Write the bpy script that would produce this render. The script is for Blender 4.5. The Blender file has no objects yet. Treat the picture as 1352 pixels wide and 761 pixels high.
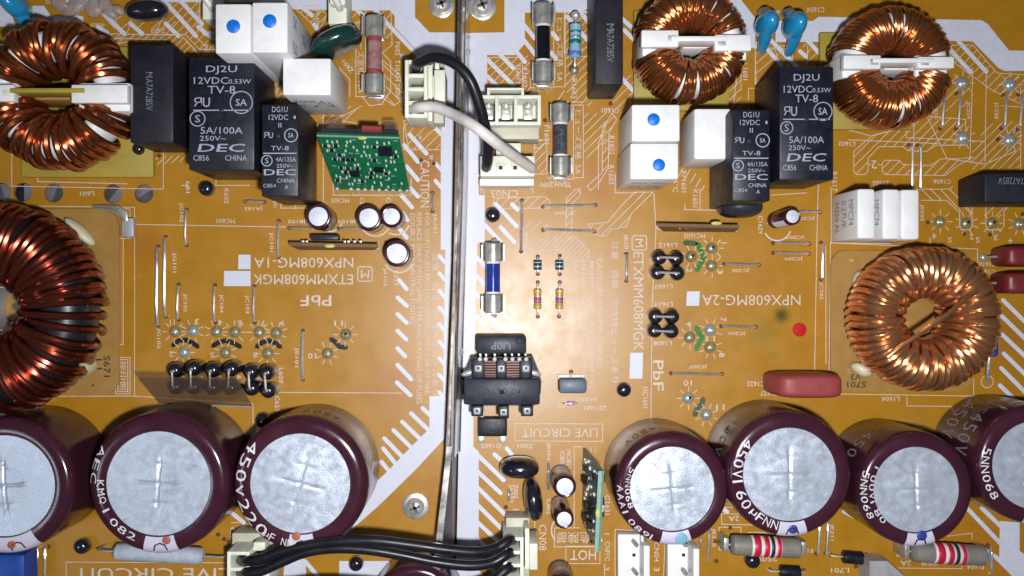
import bpy, bmesh, math, random
from mathutils import Vector, Matrix
random.seed(7)
PI = math.pi
R = math.radians
C = bpy.context.scene.collection
sc = bpy.context.scene

# ------------------------------------------------------------------ camera, light, exposure
# All lengths below are in photograph pixels measured on the board; U turns them into centimetres.
U = 0.0185
HC = 1171.0            # camera height over the board
NX, NY = 650.0, 378.0  # board point straight below the camera
sc.unit_settings.scale_length = 0.01
cam_data = bpy.data.cameras.new('camera')
cam = bpy.data.objects.new('camera', cam_data); C.objects.link(cam)
cam.location = (0, 0, HC*U)
cam_data.sensor_width = 36.0
cam_data.lens = 36.0*HC/1352.0
cam_data.shift_x = (676.0-NX)/1352.0
cam_data.shift_y = -(380.5-NY)/1352.0
cam_data.clip_start = 0.1; cam_data.clip_end = 400
cam_data.dof.use_dof = False
sc.camera = cam

world = bpy.data.worlds.new('World'); sc.world = world; world.use_nodes = True
wb = world.node_tree.nodes['Background']
wb.inputs[0].default_value = (0.78, 0.84, 1.0, 1); wb.inputs[1].default_value = 0.05

def area_lamp(name, px, py, z, size, power, color, shape='DISK', size_y=None, aim=None):
    d = bpy.data.lights.new(name, 'AREA'); d.shape = shape; d.size = size*U
    if size_y: d.size_y = size_y*U
    d.energy = power; d.color = color
    o = bpy.data.objects.new(name, d); C.objects.link(o)
    o.location = ((px-NX)*U, (NY-py)*U, z*U)
    if aim:
        v = Vector(((aim[0]-NX)*U, (NY-aim[1])*U, 0)) - o.location
        o.rotation_euler = v.to_track_quat('-Z', 'Y').to_euler()
    return o
area_lamp('phone_flash', 716, 478, 1180, 54, 6150, (0.98, 0.975, 1.0))
area_lamp('room_lamp', -1475, 1121, 2600, 620, 2600, (0.80, 0.88, 1.0), 'RECTANGLE', 330, aim=(650, 400))

sc.view_settings.view_transform = 'Standard'
sc.view_settings.look = 'None'
sc.view_settings.exposure = 0.0
sc.view_settings.gamma = 1.0
sc.view_settings.use_curve_mapping = False

# ------------------------------------------------------------------ materials
def stains_nodes(nt, base_out, stains):
    tc = nt.nodes.new('ShaderNodeTexCoord')
    cur = base_out
    nz = nt.nodes.new('ShaderNodeTexNoise'); nz.inputs['Scale'].default_value = 1.1; nz.inputs['Detail'].default_value = 4
    nt.links.new(tc.outputs['Object'], nz.inputs['Vector'])
    for (px, py, rad, col, amt) in stains:
        d = nt.nodes.new('ShaderNodeVectorMath'); d.operation = 'DISTANCE'
        d.inputs[1].default_value = ((px-NX)*U, (NY-py)*U, 0)
        nt.links.new(tc.outputs['Object'], d.inputs[0])
        mr = nt.nodes.new('ShaderNodeMapRange'); mr.interpolation_type = 'SMOOTHSTEP'
        mr.inputs[1].default_value = 0; mr.inputs[2].default_value = rad*U
        mr.inputs[3].default_value = amt; mr.inputs[4].default_value = 0
        nt.links.new(d.outputs['Value'], mr.inputs[0])
        mu = nt.nodes.new('ShaderNodeMath'); mu.operation = 'MULTIPLY'
        nt.links.new(mr.outputs[0], mu.inputs[0]); nt.links.new(nz.outputs['Fac'], mu.inputs[1])
        mx = nt.nodes.new('ShaderNodeMix'); mx.data_type = 'RGBA'
        mx.inputs['B'].default_value = (*col, 1)
        nt.links.new(mu.outputs[0], mx.inputs['Factor']); nt.links.new(cur, mx.inputs['A'])
        cur = mx.outputs['Result']
    return cur

def mat(name, col, rough=0.5, metal=0.0, vary=0.12, nscale=3.0, bump=0.0, bscale=40.0, coat=0.0, spec=0.5,
        trans=0.0, alpha=1.0, col2=None, rvary=0.1, detail=6.0, stains=None, sss=0.0, aniso=0.0, bdist=0.01):
    m = bpy.data.materials.new(name); m.use_nodes = True
    nt = m.node_tree; b = nt.nodes['Principled BSDF']
    tc = nt.nodes.new('ShaderNodeTexCoord')
    n = nt.nodes.new('ShaderNodeTexNoise'); n.inputs['Scale'].default_value = nscale; n.inputs['Detail'].default_value = detail
    n.inputs['Roughness'].default_value = 0.65
    nt.links.new(tc.outputs['Object'], n.inputs['Vector'])
    r = nt.nodes.new('ShaderNodeValToRGB'); r.color_ramp.elements[0].position = 0.3; r.color_ramp.elements[1].position = 0.7
    c2 = col2 or tuple(min(1, c*(1+vary)) for c in col)
    c1 = tuple(c*(1-vary) for c in col) if not col2 else col
    r.color_ramp.elements[0].color = (*c1, 1); r.color_ramp.elements[1].color = (*c2, 1)
    nt.links.new(n.outputs['Fac'], r.inputs['Fac'])
    out = r.outputs['Color']
    if stains: out = stains_nodes(nt, out, stains)
    nt.links.new(out, b.inputs['Base Color'])
    mr = nt.nodes.new('ShaderNodeMapRange')
    mr.inputs[1].default_value = 0.3; mr.inputs[2].default_value = 0.7
    mr.inputs[3].default_value = max(0.02, rough-rvary); mr.inputs[4].default_value = min(1, rough+rvary)
    nt.links.new(n.outputs['Fac'], mr.inputs[0]); nt.links.new(mr.outputs[0], b.inputs['Roughness'])
    b.inputs['Metallic'].default_value = metal
    b.inputs['Specular IOR Level'].default_value = spec
    b.inputs['Coat Weight'].default_value = coat; b.inputs['Coat Roughness'].default_value = 0.12
    b.inputs['Transmission Weight'].default_value = trans; b.inputs['Alpha'].default_value = alpha
    if sss: 
        b.inputs['Subsurface Weight'].default_value = sss; b.inputs['Subsurface Radius'].default_value = (0.1, 0.1, 0.08)
    if aniso: b.inputs['Anisotropic'].default_value = aniso
    if bump:
        n2 = nt.nodes.new('ShaderNodeTexNoise'); n2.inputs['Scale'].default_value = bscale; n2.inputs['Detail'].default_value = 3
        nt.links.new(tc.outputs['Object'], n2.inputs['Vector'])
        bp = nt.nodes.new('ShaderNodeBump'); bp.inputs['Strength'].default_value = bump; bp.inputs['Distance'].default_value = bdist
        nt.links.new(n2.outputs['Fac'], bp.inputs['Height']); nt.links.new(bp.outputs['Normal'], b.inputs['Normal'])
    return m

STAINS = [(560, 225, 60, (0.32, 0.09, 0.025), 0.9), (520, 510, 55, (0.36, 0.12, 0.03), 0.7), (190, 320, 40, (0.36, 0.1, 0.03), 0.8),
          (700, 75, 30, (0.38, 0.1, 0.03), 0.9), (1010, 440, 28, (0.15, 0.15, 0.02), 1.0), (1032, 417, 15, (0.035, 0.05, 0.01), 2.4), (1022, 470, 12, (0.15, 0.15, 0.02), 0.8),
          (810, 400, 60, (0.36, 0.14, 0.05), 0.5), (790, 240, 50, (0.36, 0.1, 0.03), 0.7), (1000, 370, 60, (0.42, 0.17, 0.05), 0.4),
          (590, 640, 50, (0.4, 0.12, 0.04), 0.6), (1320, 460, 80, (0.3, 0.11, 0.02), 0.6), (1300, 740, 90, (0.42, 0.12, 0.02), 0.7), (345, 300, 60, (0.42, 0.15, 0.03), 0.5)]
board_m = mat('orange_phenolic_board', (0.365, 0.172, 0.0085), 0.34, vary=0.08, nscale=1.6, bump=0.42, bscale=60, coat=0.0, spec=0.5, rvary=0.05, stains=STAINS, bdist=0.004)
edge_m = mat('board_edge', (0.25, 0.13, 0.05), 0.7)
ink_m = mat('white_ink', (0.56, 0.58, 0.67), 0.5, vary=0.05, nscale=6, bump=0.1, bscale=60, bdist=0.004)
inkline_m = mat('white_print', (0.56, 0.47, 0.40), 0.6, vary=0.2, nscale=8)
hole_m = mat('drilled_hole', (0.10, 0.035, 0.014), 0.8)
tray_m = mat('chassis_steel', (0.30, 0.29, 0.28), 0.5, metal=0.6, nscale=1.0)
red_m = mat('red_paint', (0.46, 0.006, 0.012), 0.65, spec=0.25)
copper_dark = mat('dark_enamelled_copper', (0.42, 0.125, 0.045), 0.23, metal=0.9, vary=0.35, nscale=1.2, spec=0.6, rvary=0.04)
copper_red = mat('reddish_enamelled_copper', (0.24, 0.055, 0.03), 0.2, metal=0.9, vary=0.35, nscale=1.2, spec=0.6, rvary=0.04, coat=0.2)
copper_mid = mat('amber_enamelled_copper', (0.46, 0.17, 0.06), 0.21, metal=0.9, vary=0.3, nscale=1.5, rvary=0.04)
copper_light = mat('bronze_enamelled_copper', (0.76, 0.37, 0.17), 0.23, metal=0.88, vary=0.15, nscale=1.2, rvary=0.04)
core_dark = mat('dark_core_coating', (0.012, 0.012, 0.018), 0.35)
white_pl = mat('white_plastic', (0.74, 0.75, 0.75), 0.45, vary=0.06, bump=0.05, bscale=20)
cream_pl = mat('cream_nylon', (0.70, 0.72, 0.60), 0.42, vary=0.06, sss=0.15)
dimcream_pl = mat('aged_nylon', (0.46, 0.44, 0.34), 0.5, vary=0.1)
yellow_pl = mat('yellow_fibre_plate', (0.33, 0.25, 0.03), 0.55, vary=0.1, bump=0.2, bscale=70)
black_pl = mat('black_plastic', (0.010, 0.011, 0.019), 0.42, vary=0.3, nscale=4, bump=0.12, bscale=60, spec=0.28)
side_pl = mat('smoky_relay_shell', (0.075, 0.055, 0.04), 0.28, vary=0.3, nscale=2)
film_box = mat('charcoal_resin', (0.013, 0.0135, 0.021), 0.5, vary=0.25, bump=0.25, bscale=70, spec=0.25)
greybox = mat('grey_moulding', (0.022, 0.026, 0.038), 0.4, vary=0.2, bump=0.12, bscale=60, spec=0.2)
sleeve_m = mat('maroon_sleeve', (0.043, 0.0105, 0.021), 0.19, vary=0.2, nscale=1.0, coat=0.0, spec=0.5, bump=0.05, bscale=4, bdist=0.02)
alu_m = mat('frosted_aluminium', (0.52, 0.58, 0.68), 0.36, metal=0.45, vary=0.16, nscale=4.5, bump=0.45, bscale=26, detail=10)
alu_small = mat('bare_can_top', (0.58, 0.61, 0.68), 0.5, metal=0.2, vary=0.1, nscale=6)
tin_m = mat('tinned_steel', (0.72, 0.70, 0.68), 0.3, metal=0.6, vary=0.15, nscale=5)
dulltin_m = mat('dull_tin_plate', (0.42, 0.43, 0.40), 0.36, metal=0.6, vary=0.25, nscale=4)
steel_m = mat('divider_steel', (0.66, 0.63, 0.61), 0.25, metal=0.9, vary=0.2, nscale=1.5, rvary=0.1)
brass_m = mat('greenish_solder', (0.34, 0.33, 0.20), 0.36, metal=0.45, vary=0.35, nscale=6)
zincm = mat('blue_zinc_solder', (0.42, 0.5, 0.52), 0.32, metal=0.5, vary=0.2, nscale=6)
bead_m = mat('black_lacquer_bead', (0.012, 0.012, 0.02), 0.2, coat=0.6)
beadside_m = mat('ferrite_grey', (0.05, 0.045, 0.045), 0.5)
blue_m = mat('sky_blue_lacquer', (0.012, 0.24, 0.47), 0.25, vary=0.12, coat=0.5, bump=0.05, bscale=8)
deepblue_m = mat('deep_blue_plastic', (0.008, 0.055, 0.30), 0.4)
turn_m = mat('taped_dark_turn', (0.11, 0.03, 0.018), 0.4, vary=0.3)
redcap_m = mat('brick_red_lacquer', (0.275, 0.048, 0.047), 0.48, vary=0.1, coat=0.0, spec=0.35)
darkred_m = mat('dark_red_lacquer', (0.16, 0.018, 0.018), 0.45, vary=0.1, coat=0.0)
green_pcb = mat('green_soldermask', (0.006, 0.125, 0.05), 0.35, vary=0.2, nscale=8, coat=0.3)
greygreen_pcb = mat('grey_green_soldermask', (0.10, 0.19, 0.15), 0.4, vary=0.2, nscale=6)
palegreen = mat('pale_green_edge', (0.21, 0.35, 0.29), 0.5)
darkpin_m = mat('dark_plated_pin', (0.12, 0.11, 0.10), 0.35, metal=0.5)
brown_pcb = mat('brown_module_board', (0.16, 0.085, 0.03), 0.55, vary=0.2)
teal_m = mat('dark_green_lacquer', (0.006, 0.038, 0.032), 0.2, coat=0.5)
wire_black = mat('black_wire_insulation', (0.010, 0.010, 0.014), 0.36, vary=0.2, nscale=3, bump=0.05, bscale=10, spec=0.35)
wire_white = mat('white_wire_insulation', (0.66, 0.63, 0.60), 0.35, vary=0.08, nscale=5, bump=0.1, bscale=10)
print_pale = mat('pale_print', (0.29, 0.33, 0.41), 0.6, vary=0.15, nscale=20)
print_dim = mat('worn_grey_print', (0.15, 0.16, 0.18), 0.6, vary=0.4, nscale=14)
print_dark = mat('dark_stamped_print', (0.03, 0.025, 0.02), 0.7)
print_white = mat('sleeve_print', (0.60, 0.60, 0.62), 0.5)
print_mauve = mat('mauve_sleeve_stripe', (0.52, 0.50, 0.62), 0.42, vary=0.06)
print_sidecap = mat('mauve_side_print', (0.24, 0.20, 0.23), 0.5)
print_green = mat('green_stamp', (0.10, 0.27, 0.20), 0.6, vary=0.2)
print_blue = mat('blue_stamp', (0.08, 0.22, 0.48), 0.6, vary=0.2)
print_grey = mat('grey_stamp', (0.25, 0.25, 0.32), 0.6, vary=0.2)
bluedot_m = mat('blue_ink_dot', (0.0, 0.15, 0.62), 0.45, vary=0.2, nscale=12)
pinkfuse_m = mat('faded_red_fuse_tube', (0.27, 0.075, 0.09), 0.3, col2=(0.33, 0.23, 0.22), nscale=7)
darkfuse_m = mat('mottled_dark_fuse_tube', (0.012, 0.016, 0.022), 0.25, col2=(0.1, 0.11, 0.13), nscale=16)
blackfuse_m = mat('black_fuse_tube', (0.006, 0.007, 0.012), 0.12, coat=0.6)
bluefuse_m = mat('blue_fuse_tube', (0.012, 0.035, 0.26), 0.15, coat=0.7, vary=0.2)
glass_m = mat('clear_glass', (0.9, 0.92, 0.9), 0.08, trans=0.9, vary=0.0)
film_m = mat('smoky_clear_film', (0.20, 0.14, 0.10), 0.18, alpha=0.36, coat=0.4)
shadesteel_m = mat('shaded_steel_side', (0.10, 0.085, 0.075), 0.4, metal=0.6, vary=0.3)  # dark tone paints the divider's shaded side into the steel colour
carrier_m = mat('amber_carrier_plate', (0.33, 0.185, 0.045), 0.42, vary=0.06, coat=0.2)
glue_m = mat('cream_glue', (0.62, 0.57, 0.40), 0.4, vary=0.1, bump=0.3, bscale=6, sss=0.2)
gluefog_m = mat('cloudy_clear_glue', (0.42, 0.36, 0.36), 0.25, vary=0.25, nscale=3, alpha=0.5, bump=0.8, bscale=7, bdist=0.05)
resblue_m = mat('light_blue_resistor', (0.23, 0.42, 0.55), 0.4)
resgreen_m = mat('teal_band', (0.0, 0.16, 0.15), 0.4)
resroyal_m = mat('royal_blue_band', (0.07, 0.17, 0.52), 0.4)
gold_m = mat('gold_band', (0.55, 0.45, 0.2), 0.3, metal=0.6)
restan_m = mat('tan_resistor', (0.55, 0.33, 0.10), 0.35, coat=0.4)
violet_m = mat('violet_band', (0.25, 0.06, 0.42), 0.4)
greyres_m = mat('grey_resistor_cement', (0.20, 0.19, 0.165), 0.45, vary=0.15)
whiteband_m = mat('white_band', (0.66, 0.63, 0.62), 0.45)
redband_m = mat('red_band', (0.48, 0.012, 0.04), 0.45)
darkband_m = mat('dark_band', (0.02, 0.018, 0.025), 0.5)
palecement_m = mat('pale_blue_cement', (0.46, 0.53, 0.64), 0.5, vary=0.3, nscale=4, col2=(0.33, 0.34, 0.36))
greenstrip_m = mat('green_enamel', (0.018, 0.16, 0.014), 0.35, coat=0.2)
olive_m = mat('dark_olive_enamel', (0.02, 0.05, 0.012), 0.4)
yellowdot_m = mat('yellow_paint', (0.52, 0.50, 0.12), 0.5)
zener_m = mat('violet_glass_diode', (0.42, 0.25, 0.62), 0.2, coat=0.6)
diodeblue_m = mat('dark_teal_diode', (0.012, 0.045, 0.075), 0.2, coat=0.5)
palestripe_m = mat('pale_blue_stripe', (0.45, 0.62, 0.68), 0.3)
bright_m = mat('bright_solder', (0.78, 0.78, 0.74), 0.3, metal=0.25)
holedim_m = mat('lit_steel', (0.20, 0.20, 0.22), 0.45, metal=0.4)  # lighter steel tone, painted as the reflecting half of the board holes
jumper_m = mat('bright_tinned_wire', (0.80, 0.78, 0.77), 0.26, metal=0.8, vary=0.1, nscale=5, rvary=0.05)
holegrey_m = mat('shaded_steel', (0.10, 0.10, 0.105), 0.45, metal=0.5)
greymetal_m = mat('grey_anodised', (0.40, 0.40, 0.42), 0.5, metal=0.3)
orange_dot = mat('orange_ink_dot', (0.34, 0.10, 0.06), 0.5)
navy_dot = mat('navy_ink_dot', (0.02, 0.04, 0.25), 0.5)
aqua_dot = mat('aqua_ink_smear', (0.14, 0.36, 0.46), 0.5)
# ------------------------------------------------------------------ geometry helpers (pixel units)
def W(px, py, z=0.0):
    """photograph pixel at a height over the board -> place in the scene (pixel units)"""
    k = (HC - z)/HC
    return Vector(((px-NX)*k, (NY-py)*k, z))

class MB:
    def __init__(s): s.v = []; s.f = []; s.m = []
    def add(s, verts, faces, mi=0):
        o = len(s.v); s.v += [tuple(p) for p in verts]
        for f in faces: s.f.append([i+o for i in f]); s.m.append(mi)
        return s
    def merge(s, o, M=None, mi=None):
        vs = [M @ Vector(p) for p in o.v] if M else o.v
        k = len(s.v); s.v += [tuple(p) for p in vs]
        for f, m in zip(o.f, o.m): s.f.append([i+k for i in f]); s.m.append(m if mi is None else mi)
        return s
    def box(s, x0, x1, y0, y1, z0, z1, bev=0.0, mi=0, top=None):
        """bevelled box; top=(dx,dy) insets the top"""
        b = min(bev, abs(x1-x0)/2.2, abs(y1-y0)/2.2, abs(z1-z0)/2.2)
        tx, ty = top or (0, 0)
        if b <= 0:
            v = [(x0,y0,z0),(x1,y0,z0),(x1,y1,z0),(x0,y1,z0),(x0+tx,y0+ty,z1),(x1-tx,y0+ty,z1),(x1-tx,y1-ty,z1),(x0+tx,y1-ty,z1)]
            return s.add(v, [(3,2,1,0),(4,5,6,7),(0,1,5,4),(1,2,6,5),(2,3,7,6),(3,0,4,7)], mi)
        bm = bmesh.new()
        v = [bm.verts.new(p) for p in [(x0,y0,z0),(x1,y0,z0),(x1,y1,z0),(x0,y1,z0),(x0+tx,y0+ty,z1),(x1-tx,y0+ty,z1),(x1-tx,y1-ty,z1),(x0+tx,y1-ty,z1)]]
        for f in [(3,2,1,0),(4,5,6,7),(0,1,5,4),(1,2,6,5),(2,3,7,6),(3,0,4,7)]: bm.faces.new([v[i] for i in f])
        bmesh.ops.bevel(bm, geom=bm.edges[:], offset=b, segments=2, affect='EDGES', profile=0.5)
        bm.verts.index_update()
        r = s.add([p.co[:] for p in bm.verts], [[q.index for q in f.verts] for f in bm.faces], mi)
        bm.free(); return r
    def lathe(s, prof, seg=24, c=(0,0,0), mi=0, a0=0.0, a1=2*PI, axis='Z', caps=True):
        full = abs(a1-a0-2*PI) < 1e-6
        n = seg if full else seg+1
        vs = []
        for (r, z) in prof:
            for k in range(n):
                a = a0+(a1-a0)*k/seg
                p = (r*math.cos(a), r*math.sin(a), z)
                if axis == 'X': p = (p[2], p[0], p[1])
                elif axis == 'Y': p = (p[1], p[2], p[0])
                vs.append((p[0]+c[0], p[1]+c[1], p[2]+c[2]))
        fs = []
        for i in range(len(prof)-1):
            for k in range(seg):
                k2 = (k+1) % n if full else k+1
                fs.append((i*n+k, i*n+k2, (i+1)*n+k2, (i+1)*n+k))
        if full and caps:
            if prof[0][0] > 1e-6: fs.append(tuple(range(n))[::-1])
            if prof[-1][0] > 1e-6: fs.append(tuple((len(prof)-1)*n+k for k in range(n)))
        return s.add(vs, fs, mi)
    def tube(s, pts, r, seg=6, mi=0, closed=False, caps=True, flat=1.0):
        pts = [Vector(p) for p in pts]; n = len(pts)
        rs = r if isinstance(r, (list, tuple)) else [r]*n
        vs = []; fs = []; prev = None
        for i, p in enumerate(pts):
            a = pts[(i-1) % n] if (closed or i > 0) else p
            b = pts[(i+1) % n] if (closed or i < n-1) else p
            t = (b-a).normalized() if (b-a).length > 1e-9 else Vector((0,0,1))
            if prev is None:
                u = t.cross(Vector((0,0,1)))
                if u.length < 1e-3: u = t.cross(Vector((0,1,0)))
                u.normalize()
            else:
                u = (prev - t*prev.dot(t)).normalized()
            prev = u; w = t.cross(u)
            for k in range(seg):
                an = 2*PI*k/seg
                vs.append(p + u*math.cos(an)*rs[i] + w*math.sin(an)*rs[i]*flat)
        m = n if closed else n-1
        for i in range(m):
            j = (i+1) % n
            for k in range(seg):
                k2 = (k+1) % seg
                fs.append((i*seg+k, i*seg+k2, j*seg+k2, j*seg+k))
        if caps and not closed:
            fs.append(tuple(range(seg))[::-1]); fs.append(tuple((n-1)*seg+k for k in range(seg)))
        return s.add(vs, fs, mi)
    def ell(s, c, rx, ry, rz, seg=16, rings=10, mi=0, p=2.0, low=-1.0, rot=0.0, lump=0.0, seed=0):
        """(super)ellipsoid, cut flat below low*rz"""
        rnd = random.Random(seed)
        ph = [rnd.uniform(0, 6.28) for _ in range(4)]
        def sg(v, e): return math.copysign(abs(v)**e, v)
        e = 2.0/p; vs = []; fs = []
        for i in range(rings+1):
            t = -PI/2 + PI*i/rings
            for k in range(seg):
                a = 2*PI*k/seg
                l = 1 + lump*(math.sin(2*a+ph[0])*0.6+math.sin(3*a+ph[1]+t)*0.4)
                x = sg(math.cos(t), e)*sg(math.cos(a), e)*rx*l; y = sg(math.cos(t), e)*sg(math.sin(a), e)*ry*l
                z = max(sg(math.sin(t), e), low)*rz
                vs.append((c[0]+x*math.cos(rot)-y*math.sin(rot), c[1]+x*math.sin(rot)+y*math.cos(rot), c[2]+z))
        for i in range(rings):
            for k in range(seg):
                k2 = (k+1) % seg
                fs.append((i*seg+k, i*seg+k2, (i+1)*seg+k2, (i+1)*seg+k))
        return s.add(vs, fs, mi)
    def prism(s, poly, z0, z1, mi=0):
        n = len(poly)
        a = sum(poly[i][0]*poly[(i+1) % n][1]-poly[(i+1) % n][0]*poly[i][1] for i in range(n))
        if a < 0: poly = poly[::-1]
        v = [(p[0], p[1], z0) for p in poly]+[(p[0], p[1], z1) for p in poly]
        f = [tuple(range(n))[::-1], tuple(range(n, 2*n))]+[(i, (i+1) % n, n+(i+1) % n, n+i) for i in range(n)]
        return s.add(v, f, mi)
    def flat(s, poly, z, mi=0):
        n = len(poly)
        a = sum(poly[i][0]*poly[(i+1) % n][1]-poly[(i+1) % n][0]*poly[i][1] for i in range(n))
        if a < 0: poly = poly[::-1]
        return s.add([(p[0], p[1], z) for p in poly], [tuple(range(n))], mi)
    def slab(s, a, b, t, mi=0):
        """plate spanning two polylines a,b (lists of Vectors), thickness t along its normal"""
        a = [Vector(p) for p in a]; b = [Vector(p) for p in b]
        nrm = (a[-1]-a[0]).cross(b[0]-a[0]).normalized()*t
        q = [a[0], a[-1], b[-1], b[0]]
        return s.add([*q, *[p+nrm for p in q]], [(3,2,1,0),(4,5,6,7),(0,1,5,4),(1,2,6,5),(2,3,7,6),(3,0,4,7)], mi)

MESHES = {}
def mark(mb):
    if not hasattr(mb, 'marks'): mb.marks = []
    mb.marks.append((len(mb.v), len(mb.f)))
STUFF_PRINT = ('hatch_print', 'ray_print')
def obj(name, mb, mats, parent=None, org=None, key=None, flat_shade=False):
    """a mesh part; separately marked pieces (words, bars, printed areas) become parts of their own"""
    mk = getattr(mb, 'marks', None)
    if mk and len(mk) > 1:
        mk = mk+[(len(mb.v), len(mb.f))]
        for (v0, f0), (v1, f1) in zip(mk[:-1], mk[1:]):
            if f1 > f0:
                s = MB(); s.v = mb.v[v0:v1]; s.f = [[i-v0 for i in f] for f in mb.f[f0:f1]]; s.m = mb.m[f0:f1]
                ob = obj1(name, s, mats, parent, org, None, flat_shade)
                if name in STUFF_PRINT: ob['kind'] = 'stuff'
        return ob
    return obj1(name, mb, mats, parent, org, key, flat_shade)
def obj1(name, mb, mats, parent=None, org=None, key=None, flat_shade=False):
    """one mesh object; org = world place (pixel units) subtracted from the vertices"""
    if key and key in MESHES: me = MESHES[key]
    else:
        me = bpy.data.meshes.new(name)
        o = org if org is not None else (0, 0, 0)
        me.from_pydata([((v[0]-o[0])*U, (v[1]-o[1])*U, (v[2]-o[2])*U) for v in mb.v], [], mb.f)
        ms = mats if isinstance(mats, (list, tuple)) else [mats]
        for m in ms: me.materials.append(m)
        if len(ms) > 1: me.polygons.foreach_set('material_index', mb.m)
        if not flat_shade:
            me.shade_smooth(); me.set_sharp_from_angle(angle=R(38))
        me.update()
        if key: MESHES[key] = me
    ob = bpy.data.objects.new(name, me); C.objects.link(ob)
    if parent: ob.parent = parent
    return ob

def tag(o, label, cat, group=None):
    o['label'] = label; o['category'] = cat
    if group: o['group'] = group
    return o
def thing(name, label, cat, p=(0,0,0), group=None, rz=0.0):
    e = bpy.data.objects.new(name, None); C.objects.link(e)
    e.location = (p[0]*U, p[1]*U, p[2]*U); e.rotation_euler = (0, 0, rz)
    e.empty_display_size = 0.2
    return tag(e, label, cat, group)
def dup(root, p, label, rz=None, group=None):
    r = root.copy(); C.objects.link(r)
    r.location = (p[0]*U, p[1]*U, p[2]*U)
    if rz is not None: r.rotation_euler = (0, 0, rz)
    r['label'] = label
    if group: r['group'] = group
    for ch in list(root.children):
        c = ch.copy(); C.objects.link(c); c.parent = r
        for g in list(ch.children):
            d = g.copy(); C.objects.link(d); d.parent = c
    return r

# ------------------------------------------------------------------ lettering
GLYPH = {}
def glyphs(txt, bold=False):
    """flat text as (verts2d, faces, w, h), lower left corner at 0,0"""
    if (txt, bold) in GLYPH: return GLYPH[(txt, bold)]
    cu = bpy.data.curves.new('t', 'FONT'); cu.body = txt; cu.size = 1.0; cu.resolution_u = 2
    if bold and not set(txt) & set('MWNKR&') and txt.isascii(): cu.offset = 0.010
    ob = bpy.data.objects.new('t', cu); C.objects.link(ob)
    dg = bpy.context.evaluated_depsgraph_get(); dg.update()
    me = bpy.data.meshes.new_from_object(ob.evaluated_get(dg))
    vs = [(v.co.x, v.co.y) for v in me.vertices]; fs = [tuple(p.vertices) for p in me.polygons]
    bpy.data.objects.remove(ob); bpy.data.curves.remove(cu); bpy.data.meshes.remove(me)
    if vs:
        x0 = min(v[0] for v in vs); x1 = max(v[0] for v in vs); y0 = min(v[1] for v in vs); y1 = max(v[1] for v in vs)
    else: x0 = y0 = 0; x1 = y1 = 1
    vs = [(a-x0, b-y0) for a, b in vs]
    GLYPH[(txt, bold)] = (vs, fs, max(x1-x0, 1e-3), max(y1-y0, 1e-3))
    return GLYPH[(txt, bold)]
def put_text(mb, txt, px, py, L, h, rot=0, z=0.6, mi=0, bold=False, slant=0.0):
    """text centred on the photograph pixel px,py at height z, L long and h tall (pixels there), rot in degrees anticlockwise"""
    mark(mb); vs, fs, w, hh = glyphs(txt, bold)
    if txt in '1I|': L = h*w/hh
    k = (HC-z)/HC; c = W(px, py, z); a = R(rot); ca, sa = math.cos(a), math.sin(a)
    out = []
    for x, y in vs:
        X = ((x/w-0.5)*L + slant*(y/hh-0.5)*h)*k; Y = (y/hh-0.5)*h*k
        out.append((c.x+X*ca-Y*sa, c.y+X*sa+Y*ca, z))
    mb.add(out, fs, mi)

_zc = [0]
def zi(base=0.45):
    _zc[0] += 1
    return base + 0.009*(_zc[0] % 89)
LW = 0.85
def stroke(mb, pts, w=1.2, closed=False, z=None, mk=True):
    """thin printed line through pixels"""
    if mk: mark(mb)
    w *= LW
    P = [W(x, y, 0) for x, y in pts]
    if closed: P.append(P[0])
    for a, b in zip(P[:-1], P[1:]):
        d = (b-a)
        if d.length < 1e-6: continue
        d.normalize(); n = Vector((-d.y, d.x, 0))*w/2; e = d*w*0.4
        zz = zi() if z is None else z
        q = [a-n-e, b-n+e, b+n+e, a+n-e]
        mb.add([(p.x, p.y, zz) for p in q], [(0,1,2,3)])
def bar(mb, x0, y0, x1, y1, w=5.5):
    """thick printed bar with round ends"""
    mark(mb); a = W(x0, y0); b = W(x1, y1); d = (b-a).normalized(); n = Vector((-d.y, d.x, 0)); r = w/2; zz = zi(0.3)
    pts = []
    for k in range(7):
        t = PI/2*(1-k/3.0); pts.append(b+d*math.cos(t)*r+n*math.sin(t)*r)
    for k in range(7):
        t = -PI/2*(1-k/3.0); pts.append(a-d*math.cos(t)*r+n*math.sin(t)*r)
    mb.flat([(p.x, p.y) for p in pts], zz)
def area(mb, pts):
    mark(mb); P = [W(x, y) for x, y in pts]; mb.flat([(p.x, p.y) for p in P], zi(0.2))
def ring(mb, px, py, r, w=1.2, a0=0, a1=360, seg=20):
    pts = [(px+r*math.cos(R(a0+(a1-a0)*k/seg)), py+r*math.sin(R(a0+(a1-a0)*k/seg))) for k in range(seg+1)]
    stroke(mb, pts, w)
def hatch(mb, poly, step=9, ang=45, w=1.1, outline=True):
    """thin parallel lines clipped to a polygon"""
    mark(mb)
    if outline: stroke(mb, poly, w, closed=True, mk=False)
    d = (math.cos(R(ang)), -math.sin(R(ang))); n = (-d[1], d[0])
    t = [p[0]*n[0]+p[1]*n[1] for p in poly]; s = min(t)+step*0.6
    while s < max(t):
        xs = []
        for i in range(len(poly)):
            a, b = poly[i], poly[(i+1) % len(poly)]
            ta = a[0]*n[0]+a[1]*n[1]-s; tb = b[0]*n[0]+b[1]*n[1]-s
            if (ta < 0) != (tb < 0):
                f = ta/(ta-tb); q = (a[0]+(b[0]-a[0])*f, a[1]+(b[1]-a[1])*f); xs.append((q[0]*d[0]+q[1]*d[1], q))
        xs.sort()
        for i in range(0, len(xs)-1, 2): stroke(mb, [xs[i][1], xs[i+1][1]], w, mk=False)
        s += step
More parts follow.
